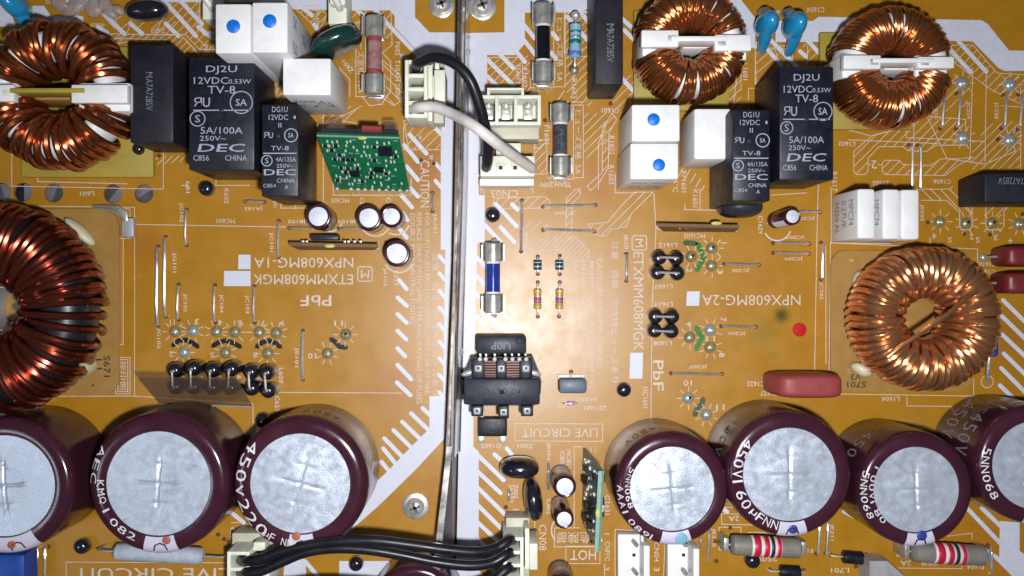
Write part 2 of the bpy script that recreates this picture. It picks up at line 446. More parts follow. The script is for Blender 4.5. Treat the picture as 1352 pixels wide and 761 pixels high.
# ------------------------------------------------------------------ the two boards and the metal under them
def circ(px, py, r, n=20): return [(px+r*math.cos(2*PI*k/n), py+r*math.sin(2*PI*k/n)) for k in range(n)]
def path_outline(pts, w):
    """outline (pixels) of a bent slot with round ends"""
    P = [Vector((x, y, 0)) for x, y in pts]; L = []; Rr = []; r = w/2
    for i, p in enumerate(P):
        a = P[max(i-1, 0)]; b = P[min(i+1, len(P)-1)]; d = (b-a).normalized(); n = Vector((-d.y, d.x, 0))
        L.append(p+n*r); Rr.append(p-n*r)
    d1 = (P[-1]-P[-2]).normalized(); d0 = (P[0]-P[1]).normalized()
    out = L + [P[-1]+d1*r] + Rr[::-1] + [P[0]+d0*r]
    return [(p.x, p.y) for p in out]
SLOT_L = [[(228,456),(236,450),(246,449),(254,453),(261,458)], [(281,457),(289,452),(298,450),(308,453),(317,458)], [(339,458),(347,452),(355,450),(363,453),(370,458)], [(437,448),(443,452),(448,458),(457,459)]]
SLOT_R = [[(904,321),(911,321),(918,322)], [(921,322),(925,331),(929,340),(925,348),(920,357)], [(919,433),(923,440),(927,446),(923,453),(919,461)], [(928,527),(927,533),(921,539),(917,548)]]

def make_board(name, outline, holes, label):
    bm = bmesh.new()
    loops = []
    for lp in [outline]+holes:
        vs = [bm.verts.new(W(x, y, 0)) for x, y in lp]
        for i in range(len(vs)): bm.edges.new((vs[i], vs[(i+1) % len(vs)]))
        loops.append(len(vs))
    bmesh.ops.triangle_fill(bm, use_beauty=True, edges=bm.edges[:])
    for f in bm.faces:
        if f.normal.z < 0: f.normal_flip()
    bm.verts.index_update()
    mb = MB()
    top = [v.co.copy() for v in bm.verts]; n = len(top)
    mb.add([(p.x, p.y, 0) for p in top], [[v.index for v in f.verts] for f in bm.faces], 0)
    mb.add([(p.x, p.y, -9) for p in top], [[v.index for v in f.verts][::-1] for f in bm.faces], 0)
    k = 0
    for ln in loops:
        for i in range(ln):
            a, b = k+i, k+(i+1) % ln
            p = [top[a], top[b]]
            mb.add([(p[0].x,p[0].y,0),(p[1].x,p[1].y,0),(p[1].x,p[1].y,-9),(p[0].x,p[0].y,-9)], [(0,1,2,3)], 1)
        k += ln
    bm.free()
    e = thing(name, label, 'circuit board', (0,0,0))
    obj('board_sheet', mb, [board_m, edge_m], e, flat_shade=True)
    return e

HOLES_L = [circ(x, y, 12.5) for x, y in ((2,254),(30,254),(71,255),(149,256),(190,256))]
board_l = make_board('circuit_board', [(-160,-140),(610,-140),(609,0),(606,120),(602,350),(597,480),(594,560),(586,761),(582,900),(-160,900)],
                     HOLES_L+[path_outline(p, 6.5) for p in SLOT_L], 'orange circuit board beyond the divider carrying the big half-seen dark coil')
board_r = make_board('circuit_board', [(618,-140),(1510,-140),(1510,900),(600,900),(603,700),(606,560),(612,250),(616,60)],
                     [path_outline(p, 6.5) for p in SLOT_R], 'orange circuit board carrying the bronze coil and a red paint dot')

mb = MB().box(-2600, 2600, -2200, 2200, -44, -40)
tray = obj('chassis_floor', mb, tray_m); tray['kind'] = 'structure'

# ---- white printed areas
al, ar = MB(), MB(); bl_, br_ = MB(), MB()
for p in [
    [(-160,6),(13,8),(20,35),(-160,35)], [(43,8),(58,8),(68,22),(88,22),(90,20),(110,22),(110,33),(43,28)],
    [(195,-60),(604,-60),(604,-6),(548,-6),(548,-2),(455,-2),(455,14),(360,12),(340,3),(205,3)],
    [(455,-2),(548,-2),(548,23),(567,43),(603,43),(601,120),(598,200),(582,200),(582,140),(556,73),(521,36),(521,22),(515,14),(455,14)],
    [(582,200),(598,200),(596,330),(582,330)], [(588,330),(596,330),(594,400),(591,470),(589,523),(585,523)],
    [(567,523),(589,523),(588.5,560),(588,578),(567,566)],
    [(567,566),(588,578),(549,620),(500,668),(450,712),(425,722),(415,712),(470,662),(510,624),(545,588)],
    [(448,741),(525,741),(510,765),(512,790),(448,790)], [(376,740),(404,738),(404,790),(372,790)],
    [(258,0),(265,30),(270,42),(283,42),(283,47),(268,47)],
    ]: area(al, p)
for p in [
    [(618,-60),(1120,-60),(900,-10),(838,-6),(770,14),(783,17),(693,17),(693,58),(680,73),(643,73),(640,205),(612,205),(616,44),(666,43),(666,-6),(618,-6)],
    [(612,205),(634,205),(632,240),(632,258),(640,258),(640,318),(630,322),(628,420),(625,470),(625,590),(632,596),(632,700),(632,800),(601,800),(604,690),(606,560),(609,420)],
    [(838,-6),(900,-10),(972,-8),(997,24),(997,58),(1002,64),(960,64),(900,0)],
    [(997,56),(1024,55),(1024,28),(1073,28),(1081,22.5),(1296,27),(1304,32),(1332,67),(1500,68),(1500,94),(1326,94),(1318,90),(1284,55),(1250,54),(1150,55),(1083,55.5),(1002,56),(1002,64)],
    [(1320,688),(1346,690),(1346,727),(1368,745),(1400,761),(1400,800),(1366,800),(1319,736)],
    [(832,466),(849,466),(848,500),(831,500)], [(907,385),(924,385),(923,404),(906,404)],
    ]: area(ar, p)
for p in [[(315,336.5),(331,336.5),(331,355.5),(314.5,355.5)], [(296,358),(331,358),(331,378),(295.5,378)]]: area(al, p)
for b in [(541,178,563,203),(534,192,552,214),(537,220,552,238),(542,249,552,260),(530,258,544,274),(532,282,538,291),(528,303,537,314),
          (527,370,537,382),(525,393,537,404),(525,415,537,426.5),(525,437,536.5,448.5),(525,460,535,470.5),(525,482,543,501),(524,505,542,522),
          (543,546,568,570),(531,557,555,580),(519.5,568,543,591),(507.6,579,531,603),(506,592,522,612),(504,610,512,620),(558,539,568,548.5),
          (150,31,164.5,45),(172,31,188,45),(219,31.6,236,48),(216,0,259,48),(235,-2,267,32),(139,19,163,44),(130,36,142,44),(120,-4,135,10),
          (470,12,482,24),(494,12,502,22),(508,28,553,75),(531,74,552,90),(388,0,412,21),(262,36,282,52),(556,150,583,178),(415,33,420,40),(436,30,452,44),
          (380,746,398,766),(404,742,420,761),(488,745,498,756),(300,672,322,690)]: bar(bl_, *b)
for y in (216, 239, 338, 361, 384, 406, 428, 451, 473, 495, 518): bar(bl_, 575 if y < 300 else 580, y, 588 if y > 300 else 583, y+9, 5)
for b in [(630,600,665,634),(630,622,661,651),(630,643,669,681.5),(630,666,664,700),(630,689,660,717),(630,711,665,745),(630,733,655,757),(630,755,650,775),
          (653,600,664,610),(669,592,675.5,600),(654.5,269.6,682,299),(676,270,683,277),(640,297,661,320),(661,300,679,320),(632,314,650,332),
          (629,340,645,356),(629,364,640,376),(629,388,640,400),(629,417,646,436),(643,414,660,434.6),(663,412,680,429),
          (690,31,706,51),(690,51,707,72.6),(679,65,693,82),(660,72,678,90.5),(643,78.5,677.6,112.7),(643,101,656,113),(766,16,778,31),(767,43.5,778,56),(748,22,758,32),(730,44,736,52),(728,70,734,78),
          (1010,62,1031,86),(1018,54,1052,88),(1066,54,1083,72),(1056,68,1064,75),(1248,59,1281,95),(1265,54.6,1302,95),(800,8,812,22),
          (1324,396.5,1360,432),(1323,418,1362,456),(1323,442,1362,479),(1325,467,1362,503),(1321.5,486,1362,527),(1320,509,1346,534),
          (1277.5,672,1320,717),(1296,671,1320,694),(1313,734,1345,766),(820,24,842,44),(824,40,846,62),(808,90,836,120),(938,660,960,676),(1114,675,1127,682)]: bar(br_, *b)
obj('white_bar', bl_, ink_m, board_l, flat_shade=True); obj('white_bar', br_, ink_m, board_r, flat_shade=True)
obj('white_ink_area', al, ink_m, board_l, flat_shade=True)
obj('white_ink_area', ar, ink_m, board_r, flat_shade=True)

# ---- thin printed lines
ll, lr = MB(), MB(); hl, hr = MB(), MB(); yl, yr = MB(), MB()
S = lambda m, *p, **k: stroke(m, list(p), **k)
for m, pl in ((ll, [
    [(-60,271),(178,274),(178,523),(-60,524)], [(163,315),(163,455),(157.5,455)], [(159,276),(172,276),(172,315),(157,315)], [(153,472),(172,472),(172,520),(153,520),(153,472)], [(156,475),(169,475),(169,517),(156,517),(156,475)],
    [(178,296.5),(377,300)], [(16,175),(16,246),(216,250),(216,200)], [(168,66),(168,56),(214,56)], [(143,45),(240,47),(278,90),(285,100)], [(143,51),(220,53)],
    [(427,173),(427,252)], [(440,235),(440,258),(543,258),(543,235)], [(371,269),(371,275),(404,275),(423,276)], [(427,150),(427,300)],
    [(395,328.5),(500,328.5),(500,320)], [(470,30),(483,30),(483,128),(470,128),(470,30)], [(178,523),(334,533),(335,580)],
    [(88,770),(88,742),(310,743)], [(352,518),(531,519)], [(488,22),(503,14),(516,14),(518,60),(505,70)], [(505,70),(516,82),(516,120),(504,138),(488,140),(478,128)],
    [(351,100),(368,100),(372,105),(366,112),(366,130)], [(351,100),(362,108)], [(448,90),(462,105),(462,128)], [(424,166),(460,150),(478,140)],
    [(452,160),(470,163),(476,172)], [(497,166),(506,160),(520,160)], [(533,168),(533,198),(580,198)], [(286,85),(270,60),(240,30)],
    [(240,245),(248,245),(248,252)], [(390,276),(390,268)], [(316,738),(316,725),(300,725)], [(306,690),(316,690)], [(50,176),(50,240),(168,243)],
    [(330,520),(336,520)], [(290,200),(285,245),(330,245)], [(405,60),(425,70)], [(135,0),(135,20),(152,38)]]),
    (lr, [
    [(863,256),(866,300),(861,400),(858,640)], [(680,559),(796,560),(795,583),(680,582),(680,559)], [(868,293),(868,303),(972,306),(972,299)],
    [(747,721),(792,721),(792,744),(747,744),(747,721)], [(765,697),(732,697),(732,722),(785,722)], [(758,590),(758,697)], [(758,590),(768,590)],
    [(733,16),(746,16),(746,115),(731,115),(731,16)], [(757,139),(770,139),(770,235),(757,235),(757,139)], [(701,95),(700,116),(731,116)], [(722,235),(757,237)],
    [(669,680),(700,680),(706,685),(706,702)], [(669,680),(664,690)], [(1097,248),(1097,321),(1176,322)], [(1097,321),(1290,329),(1290,350)], [(1090,480),(1090,325)],
    [(1080,240),(1078,320),(1075,500)], [(1096,320),(1094,520),(1285,523),(1285,500)], [(1197,530),(1197,536),(1285,537)], [(1197,524),(1197,530)],
    [(952,678),(1040,680),(1040,694),(953,692),(952,678)], [(949,696),(978,696),(978,726),(949,726),(949,696)], [(988,703),(1010,703),(1010,710)],
    [(812,761),(812,699),(840,701)], [(876,761),(878,715),(890,716)], [(1142,765),(1142,737),(1170,738)], [(1184,716),(1184,734),(1270,737),(1270,751),(1186,750)],
    [(1251,708),(1283,704),(1283,712)], [(798,745),(798,761)], [(949,670),(985,670)], [(1018,697),(1018,690)],
    [(1184,0),(1184,0.1)], [(770,65),(745,70),(745,16)], [(750,75),(780,75)], [(745,120),(735,135),(770,135),(778,125)], [(700,116),(690,128),(690,170)],
    [(1002,60),(997,64),(997,117),(988,117),(988,132)], [(1022,61),(1026,75)], [(1025,61),(1046,61),(1046,72),(1038,74)], [(1066,61),(1066,86)],
    [(948,80),(948,140),(958,150)], [(978,75),(978,120)], [(974,90),(968,140)], [(1196,125),(1196,182),(1300,187)], [(1224,112),(1224,155),(1250,210),(1300,217),(1340,200)],
    [(1284,90),(1280,215)], [(1302,90),(1300,214)], [(1206,130),(1206,240)], [(1120,185),(1240,190)],
    [(1347,115),(1347,225)], [(1322,140),(1352,142)], [(1120,172),(1150,180),(1176,173)],
    
    [(800,165),(790,190),(790,250)], [(817,160),(817,170)], [(840,255),(812,255),(812,230)], [(1060,62),(1064,58)], [(904,270),(904,277),(948,278)], [(1018,258),(1064,255)], [(742,533),(742,533.5)],
    [(690,330),(738,330)], [(760,312),(778,332),(778,340)], [(620,230),(632,230)], [(924,250),(924,277)], [(640,188),(660,188)], [(716,186),(690,188)],
    [(717,190),(712,196),(704,196)]])):
    for p in pl: stroke(m, p)
hatch(hl, [(236,-4),(258,-4),(264,4),(264,36),(282,48),(282,66),(264,66),(245,46),(205,46),(222,10)], 9, 45)
hatch(hl, [(143,45),(218,46),(240,47),(263,72),(250,76),(232,62),(205,55),(168,55),(150,60)], 7, 45)
hatch(hl, [(150,20),(205,22),(235,30),(232,34),(190,40),(152,40)], 13, 40, outline=False)
hatch(hl, [(386,8),(420,8),(432,20),(420,44),(410,30)], 9, 45); hatch(hl, [(436,30),(466,14),(484,14),(468,44),(450,48)], 10, 45)
hatch(hl, [(488,14),(515,14),(518,60),(505,50)], 9, 45, outline=False); hatch(hl, [(505,80),(517,90),(528,100),(534,130),(520,140),(506,130)], 9, -45)
hatch(hl, [(533,160),(583,160),(583,198),(540,198)], 10, 45); hatch(hl, [(360,110),(372,104),(380,130),(420,162),(424,172),(370,140)], 7, 45, outline=False)
hatch(hl, [(206,206),(250,206),(250,212),(206,218)], 6, 45, outline=False); hatch(hl, [(424,150),(448,130),(470,145),(460,165),(426,168)], 8, 45, outline=False)
hatch(hr, [(643,76),(690,76),(690,114),(643,114)], 8, 45); hatch(hr, [(690,74),(702,74),(702,96),(690,110)], 8, 45, outline=False)
hatch(hr, [(746,16),(781,16),(781,140),(760,140),(746,118)], 8, 45, outline=False); hatch(hr, [(706,185),(722,185),(722,230),(706,230)], 8, 45)
hatch(hr, [(812,100),(838,100),(838,150),(808,150)], 9, 45, outline=False); hatch(hr, [(770,150),(800,150),(800,195),(782,210),(770,210)], 8, 45, outline=False)
hatch(hr, [(795,170),(808,150),(814,158),(804,176),(803,222),(792,240),(780,252),(775,246),(795,228)], 8, 45)
hatch(hr, [(838,254),(862,254),(834,282),(826,300),(806,303),(800,312),(786,310),(776,296),(802,294),(820,272)], 9, 45)
hatch(hr, [(652,262),(720,260),(726,266),(726,275),(650,276)], 9, 45); hatch(hr, [(670,293),(722,293),(728,300),(728,306),(655,306)], 9, 45, outline=False)
hatch(hr, [(748,262),(760,250),(766,250),(766,258),(755,270),(755,305),(747,305)], 7, 45); hatch(hr, [(752,305),(778,334),(778,342),(740,342),(700,320)], 5, 45, outline=False)
hatch(hr, [(997,64),(1046,64),(1046,90),(1020,96),(998,118)], 10, 40); hatch(hr, [(1066,62),(1083,75),(1083,90),(1062,90)], 9, 45, outline=False)
hatch(hr, [(1250,60),(1284,60),(1316,97),(1352,99),(1352,140),(1310,120),(1275,95),(1256,80)], 9, 45)
hatch(hr, [(1206,118),(1262,99),(1277,117),(1277,140),(1240,150),(1206,150)], 11, 45, outline=False)
pass
hatch(hr, [(1127,200),(1151.5,179),(1180,172),(1206,152),(1275,158),(1274,192),(1236,192),(1223,200),(1212,200),(1198,199),(1192,194),(1160.6,194),(1146,209),(1146,226),(1142,230.7),(1130.5,230.7),(1127,226.5)], 9, 45)
hatch(hr, [(1164.5,216),(1168,212),(1187,212),(1192,217.6),(1228.6,218.7),(1241.7,210),(1265,210),(1284,208),(1262,220),(1248,232),(1168.5,230.7),(1164.5,226.5)], 9, 45)
for q_ in ([(1146,217.5),(1149,217.5)],[(1159,217.5),(1164.5,217.5)],[(1215.5,250),(1253,250),(1257,247)],[(1215.5,264.7),(1249.5,265),(1266.5,281),(1266.5,299),(1269,303.6),(1280,303.6),(1283,299),(1283,272)],[(1301,272),(1301,298),(1304,303.6),(1322,303.6),(1325,298),(1325,278),(1335,270)],
           [(1216,250),(1230,264)],[(1228,250),(1243,265)],[(1241,250),(1268,279)],[(1254,251),(1283,281)],[(1269,270),(1283,284)],[(1301,284),(1315,270)],[(1314,286),(1327,272)]): stroke(lr, q_)
hatch(hr, [(1302,165),(1347,160),(1347,222),(1280,224),(1284,200)], 8, 45, outline=False)
pass
pass
pass
pass
pass; hatch(hr, [(680,500),(716,470),(720,535),(700,555),(676,555)], 8, 45, outline=False)
hatch(hr, [(948,118),(978,100),(978,150),(950,160)], 8, 45, outline=False); hatch(hr, [(838,250),(862,216),(900,214),(930,240),(930,255),(906,238)], 9, 60, outline=False)
for m, (bx, by, s) in ((ll, (482,362,9.5)), (lr, (844,321,9.5))):
    stroke(m, [(bx-s+2,by-s),(bx+s-2,by-s),(bx+s,by-s+2),(bx+s,by+s-2),(bx+s-2,by+s),(bx-s+2,by+s),(bx-s,by+s-2),(bx-s,by-s+2)], 1.6, closed=True)
for p in [(1303,504,8),(742,532,5.5),(460,540,0.1)]: ring(lr, p[0], p[1], p[2])
ring(ll, 150, 30, 22, a0=0, a1=150); ring(ll, 90, 12, 15, a0=-90, a1=90)
for p in [(436,290,16,20,120),(496,292,20,20,150),(523,292,18,20,120),(527,340,20,30,150)]: ring(ll, p[0], p[1], p[2], 2.2, p[3], p[4])
for p in [(1026,300,18,20,150),(748,700,20,140,220)]: ring(lr, p[0], p[1], p[2], 2.2, p[3], p[4])
PINS_L = [(230.4,438,'1'),(254.3,437.3,'3'),(242.4,465.5,'2'),(285.4,438,'4'),(309.8,438.7,'6'),(297.4,466,'5'),(341.8,439,'7'),(364.3,440,'9'),(353.2,467,'8'),(432,467,'10'),(456,442,'11')]
PINS_R = [(940,328,'1'),(913,339,'2'),(940,351,'3'),(938,436,'7'),(911,446,'9'),(938,459,'8'),(909,526,'10'),(933,548,'11'),
          (1271,110,''),(1272,182,''),(1334,112,''),(1334,185,''),(1241,293,'4'),(1276,295,'2'),(1310,295,'3'),(1346,296,'+')]
for m, pins in ((yl, PINS_L), (yr, PINS_R)):
    for i, (x, y, nme) in enumerate(pins):
        mark(m)
        for k in range(8):
            a = R(22.5*(i % 2)+45*k)
            stroke(m, [(x+9.5*math.cos(a), y+9.5*math.sin(a)), (x+15.5*math.cos(a), y+15.5*math.sin(a))], 1.2, mk=False)
obj('hatch_print', hl, inkline_m, board_l, flat_shade=True); obj('hatch_print', hr, inkline_m, board_r, flat_shade=True); obj('ray_print', yl, inkline_m, board_l, flat_shade=True); obj('ray_print', yr, inkline_m, board_r, flat_shade=True)
obj('printed_line', ll, inkline_m, board_l, flat_shade=True); obj('printed_line', lr, inkline_m, board_r, flat_shade=True)

# ---- lettering on the boards
TL_ = [('NPX608MG-1A',401,347,131,13.5,180),('ETXMM608MGK',400,369,132,13.5,180),('M',482,362,11,11,180),('PbF',417,397,41,14.5,180),('MC601',298,292,24,6,180),('JA103',335,275,24,6,180),
 ('JB102',392,292,24,6,180),('JB101',459,292,24,6,180),('JC101',358,320,26,6,-90),('K602',299,259,20,6,-90),('JC104',292,401,24,6,-90),('JC103',326,402,24,6,-90),('JC105',244,400,24,6,-90),
 ('JG101',230,347,26,6,-90),('JG102',209,447,27,6,-90),('JC102',239,281,26,6,-90),('JE101',391,472,26,6,-90),('JA101',574,295,26,6,-90),('L609',371,496,20,6,-90),('C623',366,533,20,6,-90),
 ('捺印側',162.5,496,38,8.5,-90),('L604',46,532,20,5.5,180),('L601',115,256,19,6,180),('LIVE CIRCUIT',200,758,205,16,180),('CAUTION',561,243,62,12,-90),('"',569,208,5,5,-90),
 ('注意　両極／中性線ヒューズあり',575,428,188,9,-90),('-FOR CONTINUED PROTECTION AGAINST RISK OF FIRE,',563.5,400,244,6.8,-90),('REPLACE ONLY WITH SAME TYPE AND RATINGS OF FUSES.',553.5,408,254,6.6,-90),
 ('DOUBLE POLE/NEUTRAL FUSING "',545,358,152,6.6,-90),('MC605',449,265,24,6,180),('C612',478,270,18,6,-90),('C611',513,270,18,6,-90),('C614',523,367,20,5.5,-90),('JA102',508,366,24,5.5,-90),
 ('F602  T10AH 250V',525,93,75,6.5,-90),('ヒューズ定格  10A',476.5,80,86,9,-90),('CN03',535,128,40,11,-90),('Z603',209,41,19,6,180),('PMM1',418,26,26,7,-90),('PMM2',271,72,26,7,-90),('Z601',459,88,20,6,130),
 ('L601',242,501,20,6,-90),('L603',266,501,20,6,-90),('L605',291,501,20,6,-90),('L606',316,501,20,6,-90),('L608',341,503,20,6,-90),('CN02',307,716,40,7,-90),('K601',363,268,12,5,-90),('4',555,182,4,6,180),('Z602',68,3,16,5,180),('4089',129,33,20,5,180),('601',248,247,16,6,-90)]
for x, y, n in [(225,426,'1'),(260,424.5,'3'),(226,468,'2'),(291,426,'4'),(316.5,426.5,'6'),(280,469,'5'),(347,427,'7'),(373,427,'9'),(337,469,'8'),(447,427,'11'),(412,470,'10')]:
    TL_.append((n, x, y, 5.5*len(n)-(2 if n == '1' else 0), 7, 180))
TR_ = [('CN05',666,256,36,9.5,180),('N',636.5,252,5,8,0),('L',702,252,4,7,180),('T5AH 250V',733,244,42,6.5,180),('JE204',746,281,26,6,180),('JE205',744,315,26,6,180),('JE203',694,316,22,5.5,-90),
 ('F1602',693,103,26,6.5,-90),('T5AH 250V',684,105,42,6.5,-90),('ヒューズ定格  5A',739.5,66,84,9,-90),('ヒューズ定格  5A',763.5,188,84,9,-90),('F1601',722,178,25,6.5,-90),('R1683',758,117,26,7,-90),
 ('JB201',826,321,24,6,-90),('M',844,321,11,11,-90),('ETXMM608MGK',843,398,130,13.5,-90),('PbF',869,496,40,14,-90),('注意　両極／中性線ヒューズあり',812,412,186,9.5,-90),
 ('" CAUTION -FOR CONTINUED',792,410,150,8,-90),('PROTECTION AGAINST RISK OF FIRE,',780.5,430,170,7,-90),('REPLACE ONLY WITH SAME TYPE',770,420,154,7,-90),('AND RATINGS OF FUSES.',760.5,400,116,6.6,-90),
 ('DOUBLE POLE/NEUTRAL FUSING "',744,405,130,6.4,-90),('MC1601',852,525,28,6.5,-90),('Q1601',726,505,24,6,-90),('JA201',776,527,26,6,180),('ZD1601',786,539,30,6,180),
 ('LIVE CIRCUIT',739,571.5,100,11.5,180),('D1602',648,589,26,6,180),('Z001',694,589,21,6,180),('JB203',724,596,24,6,-90),('MC801',751,606,24,6,-90),('C801',742.5,606,20,6,-90),('C802',724.5,669,20,6,-90),
 ('Z002',681,649,19,6,-90),('JA202',674.5,652,24,6,-90),('CN08',716.5,710,34,10,-90),('HOT',770,733,34,13.5,180),('危険部',757,710,44,15,180),('1',681,673,4,8,-90),('1 1',783,594,6,8,180),
 ('1',801,705,3,7,-90),('CNPFC',802,728,26,6.5,-90),('3',801,751,5,7,-90),('C1631',802,667,26,6.5,-90),('CN04',867,729,26,6.5,-90),('3',867,752,5,7,-90),('C1601',806,146,23,7,180),('R1602',808,192,25,7,-90),('R1603',807,231,25,7,-90),
 ('RF1601',903,240,28,6.5,-90),('5°C',892,246,16,7,-90),('K1601',918,262,23,6.5,-90),('C1629',1004,297,24,6,-90),('JC201',1064,288,24,5.5,180),('JC203',1050,313,24,5.5,180),('JC204',1048,341.5,24,5.5,180),
 ('MC1602',917,311.5,28,6,180),('L1612',882,324,24,6,180),('L1607',876,378.5,24,6,180),('L1614',876,402,24,6,180),('L1608',875,453.5,24,6,180),('NPX608MG-2A',992,396.5,130,14,180),
 ('JC205',978,357,23,5.5,180),('JC206',973,440,23,5.5,180),('JE207',922,484,24,5.5,180),('JC202',1084,384,23,6,-90),('C1622',998,507,24,6.5,180),('C1627',1016,519.5,24,6.5,180),('L1604',1176,527,23,6,180),
 ('C1604',1077,13,23,7,180),('C1603',1028,17,23,7,180),('L1601',984,95,22,6.5,-90),('Z1602',1163,242,22,6,180),('C1606',1244,240,23,6,180),('L1602',1118,190,22,6,180),('JC230',1235,146,22,6,-90),
 ('JC229',1278,146,22,6,-90),('JC228',1315,146,22,6,-90),('2',1154,217.5,8,11,180),('R1617',1102,240,26,6.5,-90),('JE202',1217,281,22,5.5,-90),('C1610',1304,349,23,6,180),('C1611',1303,359,23,6,180),
 ('C1619',1076,562,26,6.5,-90),('JE210',942,710,24,6,-90),('2A',969,685,14,7,180),('ヒューズ',1010,686,36,7,180),('250V',1012,738,28,7,180),('F1603',1062,727,22,6,180),('L701',1109,753,24,6.5,180),
 ('2A',1196,744,14,7,180),('ヒューズ定格',1240,744,48,7,180),('F1604',1288,749,22,6,180),('R702',1116,760,0.1,0.1,180),('C1602',1012,8,0.1,0.1,0),('JE211',1098,703,22,6,-90)]
for x, y, n in [(955.5,321,'1'),(910,357,'2'),(951,359,'3'),(955,422,'7'),(909,428,'9'),(953,469,'8'),(908,506,'10'),(951,538,'11'),(1234,312,'4'),(1228,317,'1'),(1254,317,'S'),(1283,313,'2'),(1291,317,'S'),(1315,314,'3'),(1334,318,'+')]:
    TR_.append((n, x, y, 5.5*len(n)-(2 if n == '1' else 0), 7.5, -90 if y < 480 and x < 1000 else 180))
tl, tr = MB(), MB()
for m, T in ((tl, TL_), (tr, TR_)):
    for (s, x, y, L, h, rot) in T:
        if L > 0.5: put_text(m, s, x, y, L, h, rot, z=zi(0.5), bold=True)
obj('printed_lettering', tl, inkline_m, board_l, flat_shade=True); obj('printed_lettering', tr, inkline_m, board_r, flat_shade=True)

# ---- small drilled holes (dark rims) and the red paint dot
DH_L = [(573,216),(236,376),(246.5,277),(246.5,324),(219,313),(219,418),(209,326),(209,430),(236,422),(284,377),(284,426),(336,378),(336,426),(368,292),(368,340),(324,266),(349,267),(400,437),(400,501),(571,255),(571,279),
        (382,301.5),(447,302),(210,206),(505,40),(507,52),(288,706),(296,712),(510,320),(556,212),(302,715),(36,720),(64,722)]
DH_R = [(719.5,159),(652,184),(689,265),(688,332),(717,273),(786,271),(717,304),(785,306),(710,339),(710,362),(710,373),(710,418),(739,338),(739,362),(739,373),(738,418),(827,335),(827,371),(806,137),(668,670),(706,700),(664,709),
        (956,349),(1002,350),(952,431),(998,432),(886,493),(953,494),(1021,321),(1068,322),(1021,334),(1068,335),(1084,321),(1084,369),(1082,280),(1238,124),(1263,124),(1241,170),(1262,170),(1324,126),(1344,126),(1322,170),(1343,171),(1266,184),(1317,184),
        (1225,294),(1273,309),(1307,310),(1200,192),(1211,192),(1304,720),(1090,731),(1078,731),(946,741),(944,715),(1097,733),(1143,732),(1130,748),(1016,752),(1061,753),(754,491),(964,697),(1350,283)]
for b, D in ((board_l, DH_L), (board_r, DH_R)):
    m = MB()
    for x, y in D:
        p = W(x, y); m.lathe([(2.9, 0.05), (2.6, 1.3), (0, 1.5)], 10, (p.x, p.y, 0))
    o = obj('drilled_hole_rim', m, hole_m, b); o['kind'] = 'stuff'
p = W(1055.5, 435.5); obj('red_paint_dot', MB().lathe([(9.3,0.1),(8.6,1.0),(5,1.7),(0,1.9)], 24, (p.x,p.y,0.3)), red_m, board_r)
for pts, m_ in ((SLOT_R[0], olive_m), (SLOT_R[1], greenstrip_m), (SLOT_R[2], greenstrip_m), (SLOT_R[3], olive_m)):
    mb = MB(); mb.prism([(W(x,y).x, W(x,y).y) for x, y in path_outline(pts, 6.9)], -8, 0.7)
    obj('slot_fill', mb, m_, board_r, flat_shade=True)
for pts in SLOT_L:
    mb = MB(); mb.prism([(W(x,y).x, W(x,y).y) for x, y in path_outline(pts, 6.3)], -8.5, -4)  # black fill paints the shade down these open cut-outs
    obj('slot_fill', mb, black_pl, board_l, flat_shade=True)
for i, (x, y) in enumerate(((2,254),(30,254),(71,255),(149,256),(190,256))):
    mb = MB(); p = W(x, y); mb.lathe([(12.2,-8.5),(12.2,-5),(6,-4),(0,-4)], 20, (p.x,p.y,0)); mb.add([(p.x+11.5*math.cos(R(a)), p.y+11.5*math.sin(R(a)), -3.7) for a in range(-70-i*20, 111-i*20, 15)], [tuple(range(13))], 1)  # half-disc in a second steel tone paints the reflection inside each hole
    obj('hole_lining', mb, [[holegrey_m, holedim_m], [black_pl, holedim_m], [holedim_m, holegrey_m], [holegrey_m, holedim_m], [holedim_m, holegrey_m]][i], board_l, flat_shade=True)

# ------------------------------------------------------------------ divider between the boards
e = thing('metal_divider', 'long bent steel divider strip standing in the gap between both boards', 'divider', W(605,400))
def wall_piece(name, top, bot, zt, w, mats=steel_m, wx=0.0):
    m = MB(); pts = [W(*top, 0), W(*bot, 0)]
    a, b = pts
    m.add([(a.x-w/2,a.y,-38),(a.x+w/2,a.y,-38),(b.x+w/2,b.y,-38),(b.x-w/2,b.y,-38),(a.x-w/2+wx,a.y,zt),(a.x+w/2+wx,a.y,zt),(b.x+w/2+wx,b.y,zt),(b.x-w/2+wx,b.y,zt)],
          [(0,1,2,3),(7,6,5,4),(4,5,1,0),(5,6,2,1),(6,7,3,2),(7,4,0,3)])
    return m
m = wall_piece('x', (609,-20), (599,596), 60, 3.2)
obj('wall_sheet', m, shadesteel_m, e, org=W(605,400))
m = MB()   # rolled flange that leans to one side
a = [W(613,-20,0), W(607,240,0), W(601.5,430,0), W(596,596,0)]
prof = [(-3.4,40),(-3.2,57),(-2,60.5),(0.2,60.8),(1.4,57),(2.4,50),(3.2,46),(4.6,45),(5.4,38),(6.2,18),(7.6,4),(9,2.5)]
vs = []; fs = []
for i, p in enumerate(a):
    s = 1.0+0.25*i
    for (dx, z) in prof: vs.append((p.x+dx*s*0.8+.5+1.2*math.sin(i*1.7), p.y, z))
n = len(prof)
for i in range(len(a)-1):
    for k in range(n-1): fs.append((i*n+k, i*n+k+1, (i+1)*n+k+1, (i+1)*n+k))
m.add(vs, fs); obj('rolled_flange', m, steel_m, e, org=W(605,400))
m = MB()
